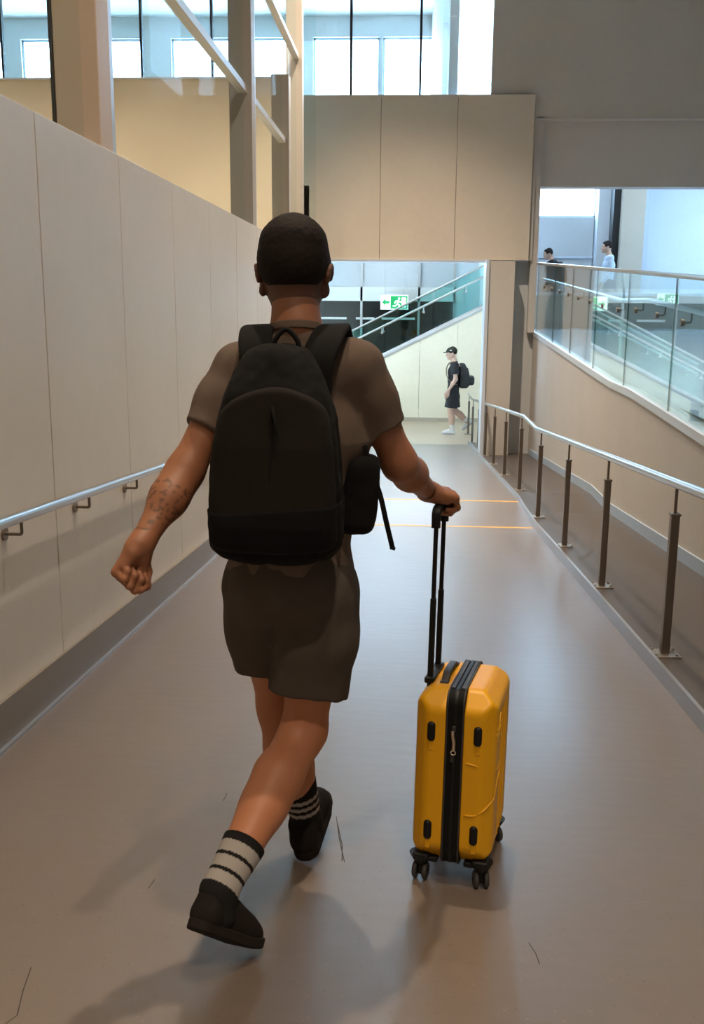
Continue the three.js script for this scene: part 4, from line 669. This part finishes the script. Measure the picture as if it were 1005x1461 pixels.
{
  const mats = { bag: dull([0.0065, 0.006, 0.006]), base: dull([0.004, 0.004, 0.0045]), pocket: dull([0.0125, 0.0095, 0.008]), strap: dull([0.008, 0.0075, 0.0075]) };
  const O = [-0.307, 0.830, -2.335], t = thing('backpack', 'black fabric backpack worn on the back of the man in the brown tee', 'backpack', O);
  const pocket = packShell(t, 0.006, mats), at = (x, y, z) => V(x - O[0], y - O[1], z - O[2]);
  part('zip', tube([V(0.004, 0.372, 0.184), V(0.004, 0.3, 0.196), V(0.0, 0.22, 0.203), V(-0.004, 0.13, 0.207)].map(p => p), 0.003, 8), mats.strap, pocket);
  part('zip_pull', tube(bendy([[0.004, 0.372, 0.19], [0.012, 0.345, 0.202], [0.019, 0.312, 0.206]], 0.01), 0.0042, 8), mats.strap, pocket);
  // zip running round the top compartment
  part('zip', tube(Array.from({ length: 25 }, (_, k) => { const y = 0.10 + 0.37 * Math.sin(Math.PI * k / 24), s = -Math.cos(Math.PI * k / 24), w = widthAt(y); return V(s < 0 ? -w * Math.min(1, -s * 1.4 + 0.0) * 0.99 : w * Math.min(1, s * 1.4) * 0.99, y, depthAt(y) * 0.45); }), 0.003, 6), mats.strap, t);
  const strap = (pts, w, th) => part('shoulder_strap', sweep(new THREE.CatmullRomCurve3(pts.map(p => at(...p))).getPoints(50), flatProfile(w, th), () => V(1, 0.05, 0), u => 1 - 0.55 * sstep(0.62, 0.9, u)), mats.strap, t);
  strap([[-0.356, 1.20, -2.312], [-0.360, 1.285, -2.316], [-0.370, 1.340, -2.352], [-0.374, 1.366, -2.425], [-0.372, 1.355, -2.51], [-0.385, 1.27, -2.59], [-0.40, 1.12, -2.61], [-0.455, 0.98, -2.52], [-0.44, 0.92, -2.36]], 0.082, 0.016);
  strap([[-0.226, 1.20, -2.312], [-0.220, 1.285, -2.316], [-0.202, 1.340, -2.352], [-0.190, 1.368, -2.425], [-0.19, 1.36, -2.51], [-0.18, 1.27, -2.59], [-0.165, 1.12, -2.61], [-0.115, 0.98, -2.52], [-0.14, 0.92, -2.36]], 0.082, 0.016);
  part('haul_loop', sweep(new THREE.CatmullRomCurve3([[-0.318, 1.285, -2.30], [-0.318, 1.335, -2.30], [-0.291, 1.366, -2.305], [-0.262, 1.338, -2.30], [-0.262, 1.285, -2.30]].map(p => at(...p))).getPoints(24), ringProfile(0.0062, 10), null), mats.strap, t);
  const pouch = (x, y, z) => { const c = at(-0.118, 0.962, -2.40), u = x - c.x, v = y - c.y, w = z - c.z, q = u - 0.12 * v; const r = 0.03; return Math.hypot(Math.max(Math.abs(q) - 0.047 + 0.10 * Math.max(0, v) + r, 0), Math.max(Math.abs(v) - 0.098 + r, 0), Math.max(Math.abs(w) - 0.055 + r, 0)) - r + 0.003 * noise.noise(x * 25, y * 25, z * 25); };
  part('base_panel', netMesh((x, y, z) => smax(Math.min(packBody(x, y, z), pocketBody(x, y, z)) - 0.003, y - 0.14 - 0.01 * Math.sin(x * 9), 0.006), [-0.18, -0.03, -0.02], [0.18, 0.18, 0.26], 0.006), mats.base, t);
  const c = at(-0.118, 0.962, -2.40); part('side_pouch', netMesh(pouch, [c.x - 0.09, c.y - 0.13, c.z - 0.08], [c.x + 0.09, c.y + 0.13, c.z + 0.08], 0.006), mats.bag, t);
  part('loose_strap', sweep(new THREE.CatmullRomCurve3([[-0.108, 1.085, -2.39], [-0.092, 1.03, -2.375], [-0.068, 0.97, -2.36], [-0.052, 0.905, -2.355], [-0.035, 0.835, -2.36]].map(p => at(...p))).getPoints(24), flatProfile(0.013, 0.004), () => V(1, 0.3, 0.2)), mats.strap, t);
  part('strap_end', tube([at(-0.041, 0.836, -2.36), at(-0.028, 0.832, -2.36)], 0.0045, 8), mats.strap, t);
}
// ------------------------------------------------------------------ three people further off
const walking = k => { const J = {
  head: [0, 1.62, -0.05], neck: [0, 1.475, -0.005], shL: [-0.165, 1.40, 0.01], shR: [0.165, 1.40, 0.01], elL: [-0.215, 1.12, 0.03], wrL: [-0.20, 0.885, -0.11], elR: [0.215, 1.12, 0.05], wrR: [0.20, 0.87, 0.0],
  hipL: [-0.085, 0.88, 0], hipR: [0.085, 0.88, 0], kneeL: [-0.09, 0.485, -0.05], ankL: [-0.09, 0.095, 0.0], heelL: [-0.09, 0.0, 0.06], toeL: [-0.10, 0.0, -0.22],
  kneeR: [0.085, 0.475, 0.03], ankR: [0.085, 0.24, 0.33], heelR: [0.085, 0.235, 0.43], toeR: [0.09, 0.055, 0.225] };
  for (const q in J) J[q] = J[q].map(v => v * k); return J; };
const standing = k => { const J = walking(1); Object.assign(J, { kneeR: [0.09, 0.485, -0.12], ankR: [0.09, 0.10, -0.14], heelR: [0.09, 0.0, -0.09], toeR: [0.10, 0.0, -0.37], kneeL: [-0.09, 0.48, 0.05], ankL: [-0.09, 0.12, 0.22], heelL: [-0.09, 0.035, 0.29], toeL: [-0.10, 0.0, 0.02], wrL: [-0.20, 0.90, -0.16], wrR: [0.21, 0.88, 0.10] }); for (const q in J) J[q] = J[q].map(v => v * k); return J; };
const HANG = [[0.02, -1, -0.2], [-0.95, 0, 0.1], [0.4, 0.5, 0.35], 0.4], HANG_R = [[-0.02, -1, -0.1], [0.95, 0, 0.1], [0.4, 0.5, 0.35], 0.4];
const farLooks = { cell: 0.014, headCell: 0.0065, handCell: 0.0055, fold: 0.004, handL: HANG, handR: HANG_R, muscle: 0.86, bulk: 0.92 };
const onBack = (name, label, J, k, pos, turn, mats, shape) => {
  const b = thing(name, label, 'backpack', pos); b.rotation.y = turn;
  const lower = g => g; void lower;
  const holder = { add: m => b.add(m) };
  const bag = netMesh(shape ?? packBody, [-0.18, -0.03, -0.02], [0.18, 0.53, 0.26], 0.012), pocket = netMesh(pocketBody, [-0.17, 0.0, 0.06], [0.17, 0.44, 0.25], 0.012);
  for (const [n, g, m] of [['main_bag', bag, mats[0]], ['front_pocket', pocket, mats[0]]]) { g.translate(0, 0.93, 0.115); g.scale(k, k, k); part(n, g, m, holder); }
  for (const e of [-1, 1]) { const g = sweep(new THREE.CatmullRomCurve3([[0.075 * e, 1.36, 0.14], [0.088 * e, 1.44, 0.06], [0.095 * e, 1.462, -0.01], [0.105 * e, 1.40, -0.115], [0.115 * e, 1.25, -0.15], [0.15 * e, 1.1, -0.10], [0.16 * e, 1.0, 0.08]].map(p => V(...p))).getPoints(36), flatProfile(0.05, 0.014), () => V(1, 0, 0)); g.scale(k, k, k); part('shoulder_strap', g, mats[1], holder); }
  return b;
};
{
  const k = 1.085, t = thing('person', 'young man in black tee, shorts and cap crossing the lobby below', 'person', [0.955, -1.3286, -21.7]); t.rotation.y = Math.PI / 2;
  const J = walking(k), L = looks(), black = std([0.012, 0.012, 0.014], 0.85);
  const f = figure(t, J, { ...farLooks, ...L, scale: k, skin: [0.55, 0.34, 0.25], hair: 0.006, headUp: [0, 1, -0.12], headFwd: [0, -0.12, -1], shirtMat: black, shortsMat: black, legLen: { L: 0.86, R: 0.86 }, legEase: 0.03, sleeve: 0.66, sleeveEase: 0.022, sockColour: [0.7, 0.68, 0.64], sock: { L: 0.26, R: 0.26 }, shoeMat: std([0.7, 0.68, 0.65], 0.6), soleMat: std([0.45, 0.42, 0.42], 0.6) });
  const h = f.head, capMat = std([0.018, 0.019, 0.013], 0.8), s = k;
  const dome = (x, y, z) => { const [r, u, fw] = h.local(x, y, z); return Math.max(h.base(x, y, z) - 0.018 * s, (0.030 + 0.12 * Math.max(0, fw + 0.03) * 0.2 - u) * s); };
  const c = V(...J.head), cap = part('cap', netMesh(dome, [c.x - 0.13, c.y - 0.02, c.z - 0.16], [c.x + 0.13, c.y + 0.17, c.z + 0.15], 0.007), capMat, t);
  const brim = []; for (let i = 0; i <= 8; i++) { const a = Math.PI * i / 8; brim.push([0.082 * Math.cos(a), 0.085 + 0.085 * Math.sin(a)]); }
  const sh = new THREE.Shape([new THREE.Vector2(0.082, 0.03), ...brim.map(p => new THREE.Vector2(...p)), new THREE.Vector2(-0.082, 0.03)]), bg = new THREE.ExtrudeGeometry(sh, { depth: 0.008, bevelEnabled: true, bevelSize: 0.003, bevelThickness: 0.003, bevelSegments: 2 });
  bg.rotateX(-Math.PI / 2); bg.rotateX(-0.18); bg.scale(s, s, s); bg.translate(c.x, c.y + 0.040 * s, c.z - 0.004); part('brim', bg, capMat, cap);
  part('cap_patch', new THREE.CapsuleGeometry(0.012, 0.018, 4, 10).rotateX(Math.PI / 2).scale(0.35, 1, 1).translate(c.x - 0.097 * s, c.y + 0.066 * s, c.z - 0.03), std([0.7, 0.7, 0.62], 0.7), cap);
  const b = onBack('backpack', 'black rounded backpack with tan strap on the young man in the cap', J, k, [0.955, -1.3286, -21.7], Math.PI / 2, [std([0.016, 0.017, 0.018], 0.7), std([0.16, 0.12, 0.085], 0.8)]);
  const lo = netMesh((x, y, z) => Math.hypot(Math.max(Math.abs(x) - 0.08, 0), Math.max(Math.abs(y) - 0.04, 0), Math.max(Math.abs(z) - 0.03, 0)) - 0.055, [-0.15, -0.11, -0.1], [0.15, 0.11, 0.1], 0.012); lo.translate(0, 1.09, 0.33); lo.scale(k, k, k); part('lower_pocket', lo, std([0.016, 0.017, 0.018], 0.7), b);
}
{
  const k = 0.96, t = thing('person', 'man in dark jacket with short dark hair behind the glass balustrade', 'person', [3.02, 1.03, -22]); t.rotation.y = Math.PI / 2;
  const J = standing(k); J.head = [0, 1.585 * k, -0.10 * k]; J.neck = [0, 1.47 * k, -0.03 * k];
  const navy = std([0.018, 0.020, 0.028], 0.85);
  figure(t, J, { ...farLooks, ...looks(), scale: k, skin: [0.42, 0.24, 0.165], hair: 0.008, headFwd: [0, -0.2, -1], headUp: [0, 1, -0.2], longSleeve: true, trousers: true, shirtName: 'jacket', shirtMat: navy, collarMat: std([0.6, 0.6, 0.62], 0.8), shortsMat: navy, shoeMat: std([0.01, 0.01, 0.01], 0.4), soleMat: std([0.01, 0.01, 0.01], 0.6) });
  onBack('backpack', 'black backpack on the man in the dark jacket behind the balustrade', J, k, [3.02, 1.03, -22], Math.PI / 2, [std([0.012, 0.012, 0.014], 0.7), std([0.012, 0.012, 0.014], 0.8)]);
}
{
  const k = 1.03, t = thing('person', 'man in pale blue shirt and dark trousers beside the black column upstairs', 'person', [4.21, 1.03, -22]); t.rotation.y = Math.PI / 2;
  figure(t, standing(k), { ...farLooks, ...looks(), scale: k, skin: [0.5, 0.30, 0.21], hair: 0.012, longSleeve: true, trousers: true, shirtName: 'shirt', shirtMat: std([0.50, 0.60, 0.72], 0.85), shortsMat: std([0.02, 0.022, 0.03], 0.85), shoeMat: std([0.01, 0.01, 0.01], 0.4), soleMat: std([0.01, 0.01, 0.01], 0.6) });
}
// ------------------------------------------------------------------ exit sign, and an added one in place of a reflection
function exitPrint() {
  const c = document.createElement('canvas'); c.width = 256; c.height = 128; const g = c.getContext('2d');
  g.fillStyle = '#f2fff4'; g.fillRect(0, 0, 256, 128); g.fillStyle = '#129a55'; g.fillRect(92, 6, 158, 116);
  // arrow on white
  g.fillStyle = '#129a55'; g.beginPath(); g.moveTo(14, 64); g.lineTo(46, 30); g.lineTo(46, 52); g.lineTo(82, 52); g.lineTo(82, 76); g.lineTo(46, 76); g.lineTo(46, 98); g.closePath(); g.fill();
  // doorway and figure in white on green
  g.fillStyle = '#f2fff4'; g.fillRect(196, 20, 42, 92); g.fillStyle = '#129a55'; g.beginPath(); g.arc(176, 30, 11, 0, 7); g.fill(); g.fillStyle = '#f2fff4'; g.beginPath(); g.arc(172, 30, 11, 0, 7); g.fill();
  g.lineCap = 'round'; g.lineJoin = 'round'; g.strokeStyle = '#f2fff4'; g.lineWidth = 13;
  for (const p of [[[166, 48], [158, 76]], [[158, 76], [176, 92], [170, 114]], [[158, 76], [142, 96], [118, 98]], [[166, 50], [184, 62], [196, 54]], [[164, 50], [142, 54], [132, 70]]]) { g.beginPath(); g.moveTo(...p[0]); for (const q of p.slice(1)) g.lineTo(...q); g.stroke(); }
  const t = new THREE.CanvasTexture(c); t.colorSpace = THREE.SRGBColorSpace; return t;
}
const exitFace = (() => { const tex = exitPrint(), m = std([1, 1, 1], 0.4, { map: tex }); m.emissive.setRGB(1.0, 1.0, 1.0); m.emissiveMap = tex; m.emissiveIntensity = 0.75; return m; })();
function exitSign(label, pos, w, h, rods) {
  const t = thing('exit_sign', label, 'exit sign', pos);
  part('housing', box(-w / 2 - 0.012, w / 2 + 0.012, -h / 2 - 0.012, h / 2 + 0.012, -0.06, 0, 0.006), M.white, t);
  const g = new THREE.PlaneGeometry(w, h); g.translate(0, 0, 0.002); part('sign_face', g, exitFace, t);
  for (const x of rods) part('hanger_rod', cyl(0.007, 3.31 - pos[1] - h / 2, x, h / 2 + (3.31 - pos[1] - h / 2) / 2, -0.03), M.frame, t);
  const l = new THREE.RectAreaLight(0xc8ffd8, 0.6, w, h); l.position.set(0, 0, 0.02); l.rotation.y = Math.PI; t.add(l);
}
exitSign('lit green and white exit sign hanging in the lobby before the dark shopfront', [-0.45, 1.53, -26.4], 0.72, 0.36, [-0.25, 0.25]);
exitSign('lit green and white exit sign added in place of a reflection in the glass balustrade', [5.0, 1.60, -19.93], 0.42, 0.21, []);  // added sign box where the balustrade glass would mirror a sign
// small white lettering strips across the shopfront
for (const [x0, x1] of [[-2.5, -1.75], [-1.5, -1.0], [-0.8, 0.1]]) { const g = thing('shop_lettering', `small white sign strip on the dark shopfront, ${x0 < -2 ? 'nearest the first mullion' : x0 < -1 ? 'second along the row' : 'under the hanging exit sign'}`, 'sign', [x0, 1.1, -27.09]); part('sign_strip', box(0, x1 - x0, -0.03, 0.03, -0.005, 0.01, 0.003), M.white, g); }
renderer.render(scene, camera);
